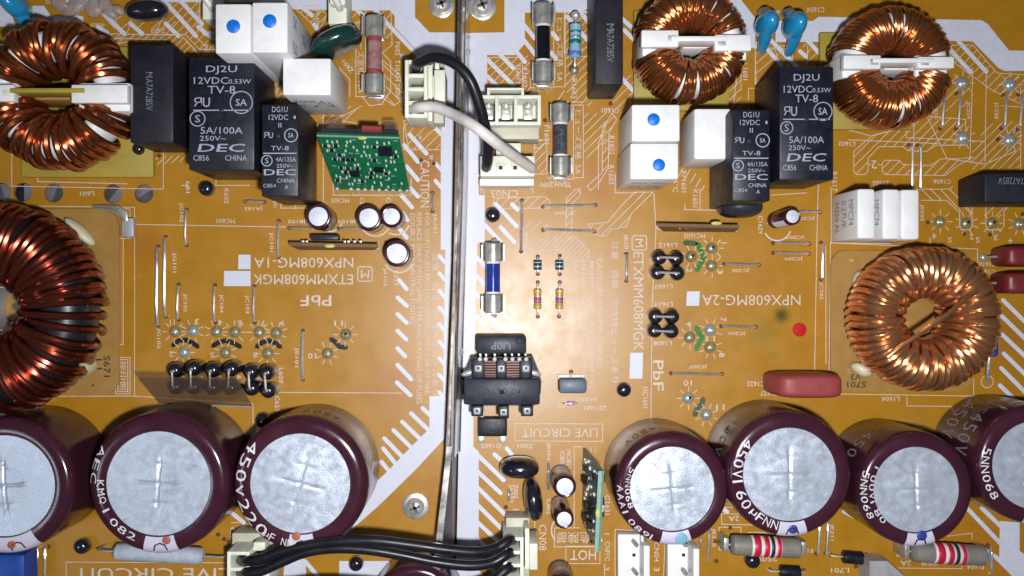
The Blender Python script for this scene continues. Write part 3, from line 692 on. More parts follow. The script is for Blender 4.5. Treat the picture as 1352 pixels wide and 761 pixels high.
for (x, y, rx, ry) in ((613,26,3.5,6),(615,50,6,4),(616,69,6,6),(611,235,5,6),(611,257,5,6),(604.5,465,7,7)):
    p = W(x, y, 8); m.ell((p.x, p.y, 8), rx, ry, 5, 12, 8, lump=0.15, seed=int(y))
o = obj('solder_blob', m, tin_m, e, org=W(605,400)); o['kind'] = 'stuff'
m = MB()  # lower folded plate
t = [W(597,590,62), W(577.5,780,62)]; t2 = [W(590,590,62), W(568,780,62)]
q = [W(604,590,0), W(598.5,780,0)]
m.add([*t2, *t], [(0,1,3,2)], 0); m.add([*t, *q], [(0,1,3,2)], 1)  # second slope takes the dark tone as painted shade
m.add([(v.x, v.y, v.z-3) for v in (*t2, *t, *q)], [(2,3,1,0),(4,5,3,2)])
m.add([t2[0],t2[1],(t2[1].x,t2[1].y,-38),(t2[0].x,t2[0].y,-38)], [(0,1,2,3)])
obj('folded_plate', m, [steel_m, shadesteel_m], e, org=W(605,400), flat_shade=True)
# ------------------------------------------------------------------ capacitors in maroon sleeves
SHO = [(1.0, -13), (0.995, -9), (0.975, -5), (0.94, -2.2), (0.90, -0.8), (0.85, -0.1), (0.79, 0), (0.75, -0.6), (0.735, -2.2)]
def sho_z(q):
    for (r1, z1), (r2, z2) in zip(SHO[:-1], SHO[1:]):
        if q <= r1 and q >= r2: return z1+(z2-z1)*(r1-q)/(r1-r2)
    return -13 if q > 1 else -2
def big_cap(px, py, rpx, h, label, group, texts=(), side=(), stripe=(258, 290), dot=None, loop=True, tilt=0.0, seed=0):
    """px,py,rpx: outline of the can's top in the photograph; angles anticlockwise from the photo's right"""
    zr = h-9; k = (HC-zr)/HC; Rr = rpx*k; c = W(px, py, zr); org = (c.x, c.y, 0)
    e = thing('electrolytic_capacitor', label, 'capacitor', org, group)
    prof = [(Rr*0.9, 0), (Rr*0.985, 1.5), (Rr, 5)] + [(Rr*q, h+z) for q, z in SHO]
    obj('sleeve', MB().lathe(prof, 72, caps=False), sleeve_m, e)
    m = MB(); rp = Rr*0.742; rnd = random.Random(seed); ta = R(tilt)  # frosted end plate with a pressed cross
    rings = 30; seg = 72; vs = [(0,0,0)]
    def dz(x, y):
        u = (x*math.cos(ta)+y*math.sin(ta))/rp; v = (-x*math.sin(ta)+y*math.cos(ta))/rp
        g = lambda d, w: math.exp(-(d/w)**2)
        z = -1.3*g(u, 0.028)*(1/(1+math.exp((abs(v)-0.58)*30))) - 1.1*g(v, 0.024)*(1/(1+math.exp((abs(u)-0.46)*30)))
        z += -0.9*g(v-0.36, 0.03)*g(u, 0.16) - 0.9*g(v+0.38, 0.03)*g(u, 0.16)
        z += 1.2*math.exp(-(u*u+v*v)/0.16) + 0.5*math.sin(2.2*u+seed)*math.cos(1.9*v+seed*2)
        return z
    for i in range(1, rings+1):
        for j in range(seg):
            a = 2*PI*j/seg; r = rp*i/rings; x, y = r*math.cos(a), r*math.sin(a); vs.append((x, y, dz(x, y)))
    vs[0] = (0, 0, dz(0, 0))
    fs = [(0, 1+j, 1+(j+1) % seg) for j in range(seg)]
    for i in range(rings-1):
        for j in range(seg): fs.append((1+i*seg+j, 1+(i+1)*seg+j, 1+(i+1)*seg+(j+1) % seg, 1+i*seg+(j+1) % seg))
    m.add([(x, y, z+h-2.6) for x, y, z in vs], fs)
    pl = obj('end_plate', m, alu_m, e)
    if stripe:
        m = MB(); a0, a1 = R(stripe[0]), R(stripe[1]); n = 10
        pr = [(1.0, -h*0.55), (1.0, -30)]+SHO
        vs = []
        for q, z in pr:
            for j in range(n+1):
                a = a0+(a1-a0)*j/n; vs.append(((Rr*q+0.35)*math.cos(a), (Rr*q+0.35)*math.sin(a), h+z+(0.4 if q < 1 else 0)))
        m.add(vs, [(i*(n+1)+j, i*(n+1)+j+1, (i+1)*(n+1)+j+1, (i+1)*(n+1)+j) for i in range(len(pr)-1) for j in range(n)])
        st = obj('polarity_stripe', m, print_mauve, e)
        if loop:
            m = MB(); am = (a0+a1)/2
            pts = [(am-0.09, 1.0), (am-0.10, 0.93), (am-0.08, 0.86), (am, 0.83), (am+0.08, 0.86), (am+0.10, 0.93), (am+0.09, 1.0)]
            m.tube([((Rr*q+0.5)*math.cos(a), (Rr*q+0.5)*math.sin(a), h+sho_z(q)+0.7) for a, q in pts], 1.0, 5)
            obj('polarity_mark', m, sleeve_m, st)
        if dot:
            am = R(dot[1]); q = dot[2]; m = MB()
            m.ell((Rr*q*math.cos(am), Rr*q*math.sin(am), h+max(sho_z(q), -1.5)+0.4), dot[3], dot[3]*0.9, 1.0, 16, 8, lump=0.06)
            obj('ink_dot', m, dot[0], e)
    m = MB()
    for (s, a0, q0, q1, adv) in texts:       # reads anticlockwise, tops towards the middle
        mark(m)
        a = R(a0)
        for ch in s:
            if ch != ' ':
                vs, fs, w, hh = glyphs(ch, False); out = []
                wid = adv*0.8 if ch not in 'I1|' else adv*0.2
                for x, y in vs:
                    q = q1-0.035-(q1-q0)*(y/hh if ch not in 'vuµ' else y/hh*0.75); aa = a+R((x/w)*wid)
                    out.append((Rr*q*math.cos(aa), Rr*q*math.sin(aa), h+sho_z(q)+1.2))
                m.add(out, fs)
            a += R(adv)
    for (s, a0, z0, z1, adv) in side:
        mark(m)
        a = R(a0)
        for ch in s:
            if ch != ' ':
                vs, fs, w, hh = glyphs(ch, False)
                m.add([((Rr+0.3)*math.cos(a+R(x/w*adv*0.75)), (Rr+0.3)*math.sin(a+R(x/w*adv*0.75)), z0+(z1-z0)*y/hh) for x, y in vs], fs, 1)
            a += R(adv)
    if m.v: obj('lettering', m, [print_white, print_sidecap], e)
    return e
G = 'big maroon sleeved capacitors in a row along one edge of the boards'
big_cap(10, 640, 90, 112, 'maroon capacitor half cut off by the frame, its silver top with a bright glare', G, [], [], (264, 302), (orange_dot, 278, 0.86, 5.5), seed=1, tilt=4)
big_cap(212, 637, 93, 112, 'maroon capacitor between the half-cut one and the one marked 450v220, orange dot on white stripe', G,
        [('AEC', 146, 0.9, 1.0, 12), ('KMQ', 176, 0.79, 0.89, 8.5), ('1082', 206, 0.80, 0.90, 11)], [('450v 220', 190, 78, 97, 9)], (257, 287), (orange_dot, 279, 0.80, 5.5), seed=2, tilt=-4)
big_cap(398, 637, 89, 112, 'maroon capacitor lettered 450v220 with an orange dot, just over the black cables', G,
        [('450v220', 137, 0.83, 0.99, 14.5), ('µF NN', 234, 0.86, 0.98, 6)], [('450v 220', 60, 55, 78, 9)], (259, 284), (orange_dot, 266, 0.775, 5.5), loop=True, seed=3, tilt=-14)
big_cap(886, 644, 75, 113, 'maroon capacitor over the two white sockets, its white stripe with an aqua smear', G,
        [('5NN068', 152, 0.77, 0.87, 9), ('AAA', 176, 0.9, 1.0, 9), ('10891', 205, 0.9, 1.0, 10)], [('450V', 100, 62, 84, 10)], (257, 291), (aqua_dot, 280, 0.87, 8), loop=False, seed=4, tilt=6)
big_cap(1040, 625, 83, 113, 'maroon capacitor lettered 450V160 round its top, navy dot on its stripe', G,
        [('450V160', 140, 0.79, 0.95, 11.5), ('µFNN', 222, 0.79, 0.93, 9)], [('450V', 128, 50, 76, 11), ('KMQ', 176, 60, 76, 8)], (258, 287), (navy_dot, 273, 0.86, 6), seed=5, tilt=0)
big_cap(1206, 645, 76, 113, 'maroon capacitor over the corner resistor, blue dot and curl on its stripe', G,
        [('5NN068', 160, 0.9, 1.0, 9), ('100V180', 150, 0.77, 0.87, 11)], [('450', 120, 55, 80, 12), ('UCC', 105, 60, 74, 9)], (258, 290), (navy_dot, 276, 0.79, 6.5), seed=6, tilt=2)
big_cap(1364, 613, 79, 113, 'maroon capacitor cut off by the frame, lettered 450 twice down its side', G,
        [('5NN068', 160, 0.85, 0.97, 10)], [('450V', 118, 20, 48, 12), ('450V', 130, 60, 88, 12), ('UCC', 112, 62, 76, 9)], (256, 300), None, loop=False, seed=7, tilt=-35)
big_cap(549, 806, 62, 70, 'maroon capacitor mostly below the frame, behind the black cables', G, seed=8, stripe=None)

def small_cap(px, py, rpx, h, label, group='small electrolytic capacitors', lean=(0, 0)):
    zt = h; k = (HC-zt)/HC; Rr = rpx*k; c = W(px, py, zt); org = (c.x, c.y, 0)
    e = thing('small_capacitor', label, 'capacitor', org, group)
    ln = lambda m: MB().merge(m, Matrix(((1,0,lean[0],-lean[0]*h),(0,1,lean[1],-lean[1]*h),(0,0,1,0),(0,0,0,1))))
    m = MB().lathe([(Rr*0.9, 0.5), (Rr, 3), (Rr, 8), (Rr*0.93, 9.5), (Rr, 11), (Rr, h-3), (Rr*0.96, h-0.8), (Rr*0.86, h), (Rr*0.74, h-0.4), (Rr*0.73, h-1.6)], 36, caps=False)
    obj('sleeve', ln(m), sleeve_m, e)
    m = MB().lathe([(0, h-0.6), (Rr*0.4, h-0.8), (Rr*0.75, h-1.3)], 36, caps=False)
    m.v = [(x, y, z) for x, y, z in m.v]
    m.f = [f[::-1] for f in m.f]
    obj('can_top', ln(m), alu_small, e)
    m = MB(); a0 = R(205); n = 6
    vs = [((Rr+0.25)*math.cos(a0+R(50)*j/n), (Rr+0.25)*math.sin(a0+R(50)*j/n), z) for z in (12, h-3) for j in range(n+1)]
    m.add(vs, [(j, j+1, n+2+j, n+1+j) for j in range(n)])
    obj('polarity_stripe', ln(m), print_mauve, e)
    return e
small_cap(420, 286, 17, 50, 'small maroon capacitor between the black relay corner and the mark JB102')
small_cap(487, 288, 17, 44, 'small maroon capacitor below the green module, touching its slightly smaller twin')
small_cap(517, 286, 14.5, 44, 'small maroon capacitor beside the CAUTION print, the smaller of a touching pair')
small_cap(524, 335, 17.5, 48, 'small maroon capacitor standing alone over the mark JA102')
small_cap(746, 643, 15, 72, 'small maroon capacitor beside the grey-green module, nearer the D1602 bridge')
small_cap(745, 686, 13, 80, 'small maroon capacitor just over the boxed HOT print')
small_cap(1047, 286, 11.5, 40, 'small maroon capacitor leaning over beside the jumper JC201', lean=(0.28, 0.05))
small_cap(744, 776, 17, 66, 'small maroon capacitor cut off by the frame below the HOT print')

# ------------------------------------------------------------------ wound coils
def turn_mesh(ri, ro, z0, z1, wr, skew, p=2.25, n=26, seg=8):
    rc, a, zc, b = (ri+ro)/2, (ro-ri)/2, (z0+z1)/2, (z1-z0)/2
    pts = []
    for k in range(n):
        t = 2*PI*k/n; c, s = math.cos(t), math.sin(t)
        r = rc+math.copysign(abs(c)**(2/p), c)*a; z = zc+math.copysign(abs(s)**(2/p), s)*b
        f = (r-ri)/(ro-ri)
        an = skew*(f-0.5)*(1 if s >= 0 else -1)
        pts.append((r*math.cos(an), r*math.sin(an), z))
    return MB().tube(pts, wr, seg, closed=True)
def wind(e, angs, ri, ro, z0, z1, wr, m_, key, stack=True, jit=1.2, skew=0.0, name='wire_turn', vmul=1.0):
    rnd = random.Random(len(angs)*7+int(ro))
    for i, a in enumerate(angs):
        v = (i % 3 if stack else 0); sk = round(rnd.choice((-1, 0, 1))*0.02+skew, 3)
        kk = f'{key}{v}{sk}'
        mb = None if kk in MESHES else turn_mesh(ri+v*wr*1.5, ro+[0, 0.6*wr, 0.2*wr][v]*vmul, z0-[0, 1, .5][v]*wr*0.6*vmul, z1+[0, .8, .3][v]*wr*vmul, wr, sk)
        o = obj(name, mb or MB(), m_, e, key=kk)
        o.rotation_euler = (R(rnd.uniform(-jit, jit)), R(rnd.uniform(-jit, jit)), R(a+rnd.uniform(-jit, jit)*0.8))
def ringcore(ri, ro, z0, z1, seg=64):
    rc, a, zc, b = (ri+ro)/2, (ro-ri)/2, (z0+z1)/2, (z1-z0)/2; pr = []
    for k in range(29):
        t = -2*PI*k/28; c, s = math.cos(t), math.sin(t)
        pr.append((rc+math.copysign(abs(c)**(2/2.25), c)*a, zc+math.copysign(abs(s)**(2/2.25), s)*b))
    return MB().lathe(pr[::-1], seg, caps=False)

def choke(px, py, rpx, rin, z0, z1, n, wr, plate, label, bar_y, block, thin, m_, barm=None, gaps=(), skip=None):
    zc = (z0+z1)/2; c = W(px, py, zc+12); k = (HC-zc-12)/HC; Ro = rpx*k-wr; Ri = rin*k; org = (c.x, c.y, 0)
    e = thing('choke_coil', label, 'coil', org, 'two-winding choke coils on yellow plates')
    a, b = W(plate[0], plate[3], 10), W(plate[2], plate[1], 10)
    obj('mounting_plate', MB().box(a.x, b.x, a.y, b.y, 3, 10, 0.8), yellow_pl, e, org=org)
    m = ringcore(Ri+wr*4.2, Ro-wr*1.6, z0+wr*1.5, z1-wr*1.7); obj('core_case', m, white_pl, e)
    lo, hi = 17, 163
    def angs(base):
        out = []; rnd = random.Random(int(px)+base)
        g = sorted(gaps.get(base, ())) if gaps else ()
        for i in range(n):
            t = lo+(hi-lo)*i/(n-1)
            for gg in g:
                t += 2.4*(1 if t > gg else -1)*math.exp(-((t-gg)/9)**2)
            out.append(base+t)
        return out
    wind(e, angs(0), Ri, Ro, z0, z1, wr, m_, 'choke%d' % px, jit=.8); wind(e, angs(180), Ri, Ro, z0, z1, wr, m_, 'choke%d' % px, jit=.8)
    # white divider: two end blocks and the thin web between them
    zt = z1+8
    for s in (0, 1):
        x0, y0, x1, y1 = block[s]
        p, q = W(x0, y1, zt), W(x1, y0, zt)
        B = MB().box(p.x, q.x, p.y, q.y, z1-4, zt, 1.2)
        ym = (p.y+q.y)/2
        B.box(p.x+3, q.x-2, p.y-8, q.y+5, z0, z1-4.2, 2.0)
        ob = obj('spacer_block', B, white_pl, e, org=org)
        xe = (q.x-8) if s == 0 else (p.x+8)
        obj('peg', MB().box(xe-5, xe+5, ym-3.6, ym+3.6, zt, zt+1.0, 0.5), greymetal_m if barm is None else cream_pl, ob, org=org)
    p, q = W(thin[0], thin[3], zt), W(thin[2], thin[1], zt)
    obj('spacer_web', MB().box(p.x, q.x, p.y, q.y, zt-26, zt+2.2, 0.8), barm or white_pl, e, org=org)
    p, q = W(thin[0]+16, thin[3]+9, zt-34), W(thin[2]-16, thin[3]-1, zt-34)
    obj('core_web', MB().box(p.x, q.x, p.y, q.y, z0, zt-34, 0.8), carrier_m if barm else white_pl, e, org=org)
    return e
choke(75, 125, 99, 30, 20, 96, 19, 4.6, (28, 62, 202, 234), 'choke coil with dark copper turns and thin tan web beside the plain black box', 120,
      [(-32, 112, 18, 134), (94, 112, 168, 136)], (14, 117, 112, 123), copper_dark, yellow_pl, gaps={0: (60, 93, 132), 180: (52, 95, 140)})
choke(912, 60, 75, 20, 20, 96, 42, 2.6, (837, 14, 963, 146), 'choke coil of copper turns standing over the paired white blocks with blue dots', 55,
      [(847, 40, 896, 62), (944, 46, 992, 67)], (886, 48.5, 960, 55), copper_mid, gaps={0: (38, 60), 180: (92, 75)})
choke(1178, 88, 80, 20, 20, 90, 42, 2.6, (1083, 43, 1206, 171), 'choke coil of copper turns next to the black relay, near the grey solder domes', 85,
      [(1114, 73, 1163, 91), (1212, 75, 1260, 90)], (1152, 77.5, 1232, 83.5), copper_mid, gaps={0: (85, 100), 180: (92, 70)})

# big half-seen coil and the bronze coil, each on its own carrier plate
def carrier(e, org, rect, rad, z0, z1):
    x0, y0, x1, y1 = rect; P = []
    for cx, cy, a in ((x1-rad, y0+rad, -90), (x1-rad, y1-rad, 0), (x0+rad, y1-rad, 90), (x0+rad, y0+rad, 180)):
        for j in range(7): P.append((cx+rad*math.cos(R(a+15*j)), cy+rad*math.sin(R(a+15*j))))
    obj('carrier_plate', MB().prism([(W(x, y, z1).x, W(x, y, z1).y) for x, y in P], z0, z1), carrier_m, e, org=org)
c = W(-4, 408, 70); org = (c.x, c.y, 0)
e = thing('toroid_coil', 'big dark copper coil half outside the frame, black core showing between its turns', 'coil', org)
carrier(e, org, (-150, 276, 157, 522), 24, 2, 5)
k = (HC-70)/HC; wr = 4.6; Ro = 139*k-wr; Ri = 33
obj('core', ringcore(Ri+wr*4.2, Ro-wr*1.2, 24, 104, 72), core_dark, e)
an = []; t = -180
while t < 180:
    an.append(t); t += 5.1 if not (-16 < t < -4 or -2 < t < 3 or -27 < t < -21) else 8.5
wind(e, an, Ri, Ro, 18, 112, wr, copper_red, 'bigdark', jit=1.0, skew=0.04)
obj('inner_sleeve', MB().lathe([(Ri-5, 6), (Ri-5, 60), (Ri-7, 60), (Ri-7, 6)], 32, caps=False), greymetal_m, e)
m = MB()
for px, py, rx, ry, rot in ((107, 306, 24, 8, -0.75), (102, 487, 17, 14, 0.5)):
    p = W(px, py, 12 if py < 400 else 44); obj('glue_blob', MB().ell((p.x, p.y, 14 if py < 400 else 34), rx, ry, 13 if py < 400 else 34, 20, 12, rot=rot, lump=0.12, seed=int(px)), glue_m, e, org=org)
m = MB()
for s, x, y, L in (('S671', 141, 484, 28), ('L1', 130, 481, 14), ('G', 117, 487, 9)): put_text(m, s, x, y, L, 9, -90, z=5.6, bold=True)
p = W(123, 509, 5); m.lathe([(1.6, 5.2), (0, 5.5)], 8, (p.x, p.y, 0)); obj('stamped_lettering', m, print_dark, e, org=org)
q = W(168, 300, 14)
e = thing('wire_clip', 'grey spring clip holding the corner of the dark coil plate', 'clip', (q.x, q.y, 0))
m = MB().box(q.x-8, q.x+8, q.y-13, q.y+12, 6, 14, 1.5); obj('clip_block', m, greymetal_m, e, org=(q.x, q.y, 0))
m = MB(); pts = [W(122, 273, 6), W(140, 274, 9), W(155, 277, 12), W(163, 283, 14), W(166, 292, 13)]; m.tube(pts, [2, 4, 6, 6, 4], 8, flat=0.4)
m.tube([W(124, 275, 10), W(145, 277, 16), W(158, 284, 17)], 1.4, 6); obj('clip_arm', m, dulltin_m, e, org=(q.x, q.y, 0))

c = W(1221, 421, 60); org = (c.x, c.y, 0)
e = thing('toroid_coil', 'bronze copper ring coil with one wire crossing its middle hole', 'coil', org)
carrier(e, org, (1097, 331, 1284, 517), 20, 2, 5)
k = (HC-60)/HC; wr = 4.3; Ro = 96.5*k-wr; Ri = 29
obj('core', ringcore(Ri+wr*4.2, Ro-wr*1.2, 20, 82, 64), copper_dark, e)
wind(e, [i*360/60 for i in range(60)], Ri, Ro, 14, 90, wr, copper_light, 'bronze', jit=.7, skew=-0.04, vmul=0.35)
m = MB(); m.tube([W(1172, 472, 97), W(1190, 457, 102), W(1222, 436, 103), W(1250, 416, 103), W(1275, 395, 101), W(1290, 385, 94)], 3.0, 8); obj('crossing_wire', m, copper_light, e, org=org)
for px, py, rx, ry, rot in ((1136, 368, 13, 9, 0.6), (1138, 488, 14, 9, -0.5)):
    p = W(px, py, 12); obj('glue_blob', MB().ell((p.x, p.y, 12), rx, ry, 12, 18, 10, rot=rot, lump=0.12, seed=int(py)), glue_m, e, org=org)
m = MB()
for s, x, y, L in (('S701', 1131, 508, 25), ('V3', 1130, 498, 13)): put_text(m, s, x, y, L, 8, 180, z=5.6, bold=True)
obj('stamped_lettering', m, print_dark, e, org=org)

# ------------------------------------------------------------------ boxes: relays and film capacitors
def toprect(r, z):
    a, b = W(r[0], r[3], z), W(r[2], r[1], z); return a.x, b.x, a.y, b.y
def relay(r, h, label, lines, logos=()):
    x0, x1, y0, y1 = toprect(r, h); org = ((x0+x1)/2, (y0+y1)/2, 0)
    e = thing('relay', label, 'relay', org, 'black relays')
    obj('shell', MB().box(x0, x1, y0, y1, 6, h, 2.2), [black_pl], e, org=org)
    obj('base', MB().box(x0+1.5, x1-1.5, y0+1.5, y1-1.5, 0.5, 7, 0.6), film_box, e, org=org)
    m = MB(); px0, py0 = r[0], r[1]; Wd, Hd = r[2]-r[0], r[3]-r[1]; zt = h+0.3
    for (s, fx, fy, L, hh, *o) in lines:
        b = 'b' in o; put_text(m, s, px0+fx*Wd, py0+fy*Hd, L*Wd, hh*Hd, 0, z=zt, bold=b, slant=0.25 if 'i' in o else 0)
    def ringc(fx, fy, r_, w_=1.2):
        c = W(px0+fx*Wd, py0+fy*Hd, zt); n = 20; vs = []
        for j in range(n):
            a = 2*PI*j/n
            for q in (r_, r_-w_): vs.append((c.x+q*math.cos(a), c.y+q*math.sin(a), zt))
        m.add(vs, [(2*j, 2*((j+1) % n), 2*((j+1) % n)+1, 2*j+1) for j in range(n)])
    for (fx, fy, r_) in logos: ringc(fx, fy, r_)
    return e, m, org
def rline(m, r, h, f0, f1, fy, w=1.3):
    a = W(r[0]+f0*(r[2]-r[0]), r[1]+fy*(r[3]-r[1]), h+0.3); b = W(r[0]+f1*(r[2]-r[0]), r[1]+fy*(r[3]-r[1]), h+0.3)
    m.add([(a.x, a.y-w/2, h+.3), (b.x, b.y-w/2, h+.3), (b.x, b.y+w/2, h+.3), (a.x, a.y+w/2, h+.3)], [(0,1,2,3)])
BIG = [('DJ2U', .5, .105, .47, .078), ('12VDC', .34, .2, .52, .062), ('0.53W', .775, .208, .34, .04), ('TV-8', .5, .282, .42, .07), ('Я', .14, .39, .12, .08, 'b'), ('U', .27, .395, .11, .085, 'b'), ('SA', .80, .395, .17, .062, 'b'),
       ('S', .135, .54, .08, .065), ('5A/100A', .5, .645, .64, .06), ('250V~', .37, .715, .4, .045), ('DEC', .5, .80, .70, .072, 'b', 'i'), ('C856', .19, .89, .24, .05), ('CHINA', .72, .89, .33, .05)]
SML = [('DG1U', .5, .055, .42, .06), ('12VDC', .46, .14, .52, .058), ('·', .9, .14, .06, .04, 'b'), ('II', .5, .225, .08, .05), ('Я', .13, .33, .13, .06, 'b'), ('U', .26, .335, .11, .062, 'b'), ('SA', .80, .335, .15, .05, 'b'),
       ('TV-8', .5, .475, .48, .05), ('S', .15, .61, .1, .06), ('4A/135A', .66, .595, .54, .05), ('250V~', .64, .665, .46, .042), ('DEC', .5, .735, .86, .066, 'b'), ('CHINA', .66, .825, .48, .045), ('C854', .22, .88, .34, .04), ('A', .68, .895, .1, .045)]
for r, h, lab in (((249,77,336,225), 106, 'larger black relay marked DJ2U beside the plain black box and dark coil'),
                  ((1029,88,1101,238), 106, 'larger black relay marked DJ2U next to the coil near the solder domes')):
    e, m, org = relay(r, h, lab, BIG, [(.80, .395, .16*(r[2]-r[0])), (.135, .54, .11*(r[2]-r[0]))]); rline(m, r, h, .07, .93, .465); obj('lettering', m, print_pale, e, org=org)
    p = W((r[0]+r[2])/2, r[1]+.465*(r[3]-r[1]), h); obj('vent_dimple', MB().ell((p.x, p.y, h), 3, 3, 1.2, 12, 6), greybox, e, org=org)
for r, h, lab in (((345,138,394,260), 118, 'slim black relay marked DG1U beside the green module'),
                  ((967,145,1017,266), 118, 'slim black relay marked DG1U beside the dotless white block')):
    e, m, org = relay(r, h, lab, SML, [(.80, .335, .17*(r[2]-r[0])), (.15, .61, .14*(r[2]-r[0]))]); rline(m, r, h, .05, .95, .53); obj('lettering', m, print_pale, e, org=org)
    p = W(r[0]+.45*(r[2]-r[0]), r[1]+.34*(r[3]-r[1]), h); obj('vent_dimple', MB().ell((p.x, p.y, h), 3, 3, 1.2, 12, 6), greybox, e, org=org)

def block(r, h, label, m_, name='film_capacitor', cat='capacitor', group=None, bev=2.5, dot=None, texts=(), tmat=None, faces=(), org=None, inset=(0, 0)):
    x0, x1, y0, y1 = toprect(r, h); org = ((x0+x1)/2, (y0+y1)/2, 0)
    e = thing(name, label, cat, org, group)
    obj('case', MB().box(x0-inset[0], x1+inset[0], y0-inset[1], y1+inset[1], 0.5, h, bev, top=inset), m_, e, org=org)
    if dot:
        p = W(dot[0], dot[1], h); m = MB().lathe([(dot[2], h+0.1), (dot[2]*0.9, h+0.7), (0, h+0.9)], 20, (p.x, p.y, 0)); obj('ink_dot', m, bluedot_m, e, org=org)
    if texts:
        m = MB()
        for t in texts: put_text(m, *t, z=h+0.3)
        obj('lettering', m, tmat, e, org=org)
    for (fc, tm, ts) in faces:      # print on upright faces; u along the face 0..1, v up 0..1
        m = MB()
        for (s, u, v, L, hh, rot) in ts:
            vs, fs, w, g = glyphs(s, True); a = R(rot); out = []
            for x, y in vs:
                X = (x/w-.5)*L; Y = (y/g-.5)*hh; X, Y = X*math.cos(a)-Y*math.sin(a), X*math.sin(a)+Y*math.cos(a)
                if fc == 'S': out.append((x0+(x1-x0)*u+X, y0-0.25, h*v+Y))
                elif fc == 'E': out.append((x1+0.25, y0+(y1-y0)*u+X, h*v+Y))
                elif fc == 'W': out.append((x0-0.25, y1-(y1-y0)*u+X*-1, h*v+Y))
            m.add(out, fs)
        obj('side_lettering', m, tm, e, org=org)
    return e
block((171,59,229,189), 82, 'plain black box with worn grey lettering wedged between the dark coil and a relay', film_box, bev=3, texts=[('A7A7285V', 197, 125, 42, 9, -90), ('M', 197, 99, 7, 9, -90)], tmat=print_dim)
block((785,-30,823,112), 88, 'tall charcoal box with worn grey lettering beside the blue banded resistor', film_box, bev=3, texts=[('.A7A7285V', 806, 60, 44, 9, -90), ('M', 806, 36, 9, 10, -90)], tmat=print_dim)
block((1300,229,1440,268), 66, 'long black box cut off by the frame, beyond the solder dome row', film_box, bev=3, texts=[('A7A7285V', 1338, 239, 40, 9, 180)], tmat=print_dim)
GW = 'white block capacitors'
block((284,5,331.5,71), 150, 'tall white block with a blue dot, nearer the plain black box', white_pl, group=GW, dot=(308,35,8))
block((332.5,3,380,70), 150, 'tall white block with a blue dot and blue lettering down one side', white_pl, group=GW, dot=(356,28,8),
      faces=[('E', print_blue, [('5K', .75, .75, 20, 14, -90), ('150', .24, .75, 24, 14, -90), ('70n', .62, .42, 24, 13, -90), ('150', .2, .42, 24, 13, -90)])])
block((373,77,437,126), 122, 'white block with a green stamp on its lower side over the slim relay', white_pl, group=GW,
      faces=[('S', print_green, [('150J', .42, .72, 34, 13, 180), ('E 7 5', .5, .5, 44, 13, 180), ('275', .72, .62, 18, 10, 180)])])
GP = 'white blocks with blue dots over the jumper JE204'
block((834,138,898,187), 115, 'white block with a blue dot, the one nearer the choke coil', white_pl, group=GW, dot=(863,158,7.5))
block((832,189,896,237), 115, 'white block with a blue dot and grey stamp on its lower side', white_pl, group=GW, dot=(870,218,7.5),
      faces=[('S', print_grey, [('150', .3, .65, 18, 11, 180), ('7MK', .72, .65, 22, 11, 180), ('25', .3, .35, 16, 11, 180), ('X2', .7, .35, 18, 11, 180)])])
block((916,143,967,211), 86, 'plain white block without a dot beside the slim relay', white_pl, group=GW, bev=4)
for r, lab, f in (((1132,249,1156,316), 'white block of the row of three with grey lettering on its open side', [('W', print_grey, [('MPC74', .45, .78, 32, 15, 0), ('0.27UK', .47, .52, 36, 15, 0), ('H250 AL', .52, .26, 40, 14, 0)])]),
                  ((1165,249.5,1188.5,316.5), 'white block in the middle of the row of three', [('W', print_grey, [('MPC74', .45, .82, 32, 13, 0)])]), ((1189.5,250,1214.5,317), 'white block of the row of three next to the solder domes', [])):
    block(r, 86, lab, white_pl, group=GW, bev=4, faces=f)
q = W(1168, 765, 20); e = thing('grey_block', 'plain pale grey slanted block cut off by the frame near the diode L701', 'block', (q.x, q.y, 0))
m = MB().prism([(W(x, y, 34).x, W(x, y, 34).y) for x, y in ((1148,741),(1172,741),(1198,765),(1198,810),(1148,810))], 1, 34)
obj('case', m, greymetal_m, e, org=(q.x, q.y, 0), flat_shade=True)
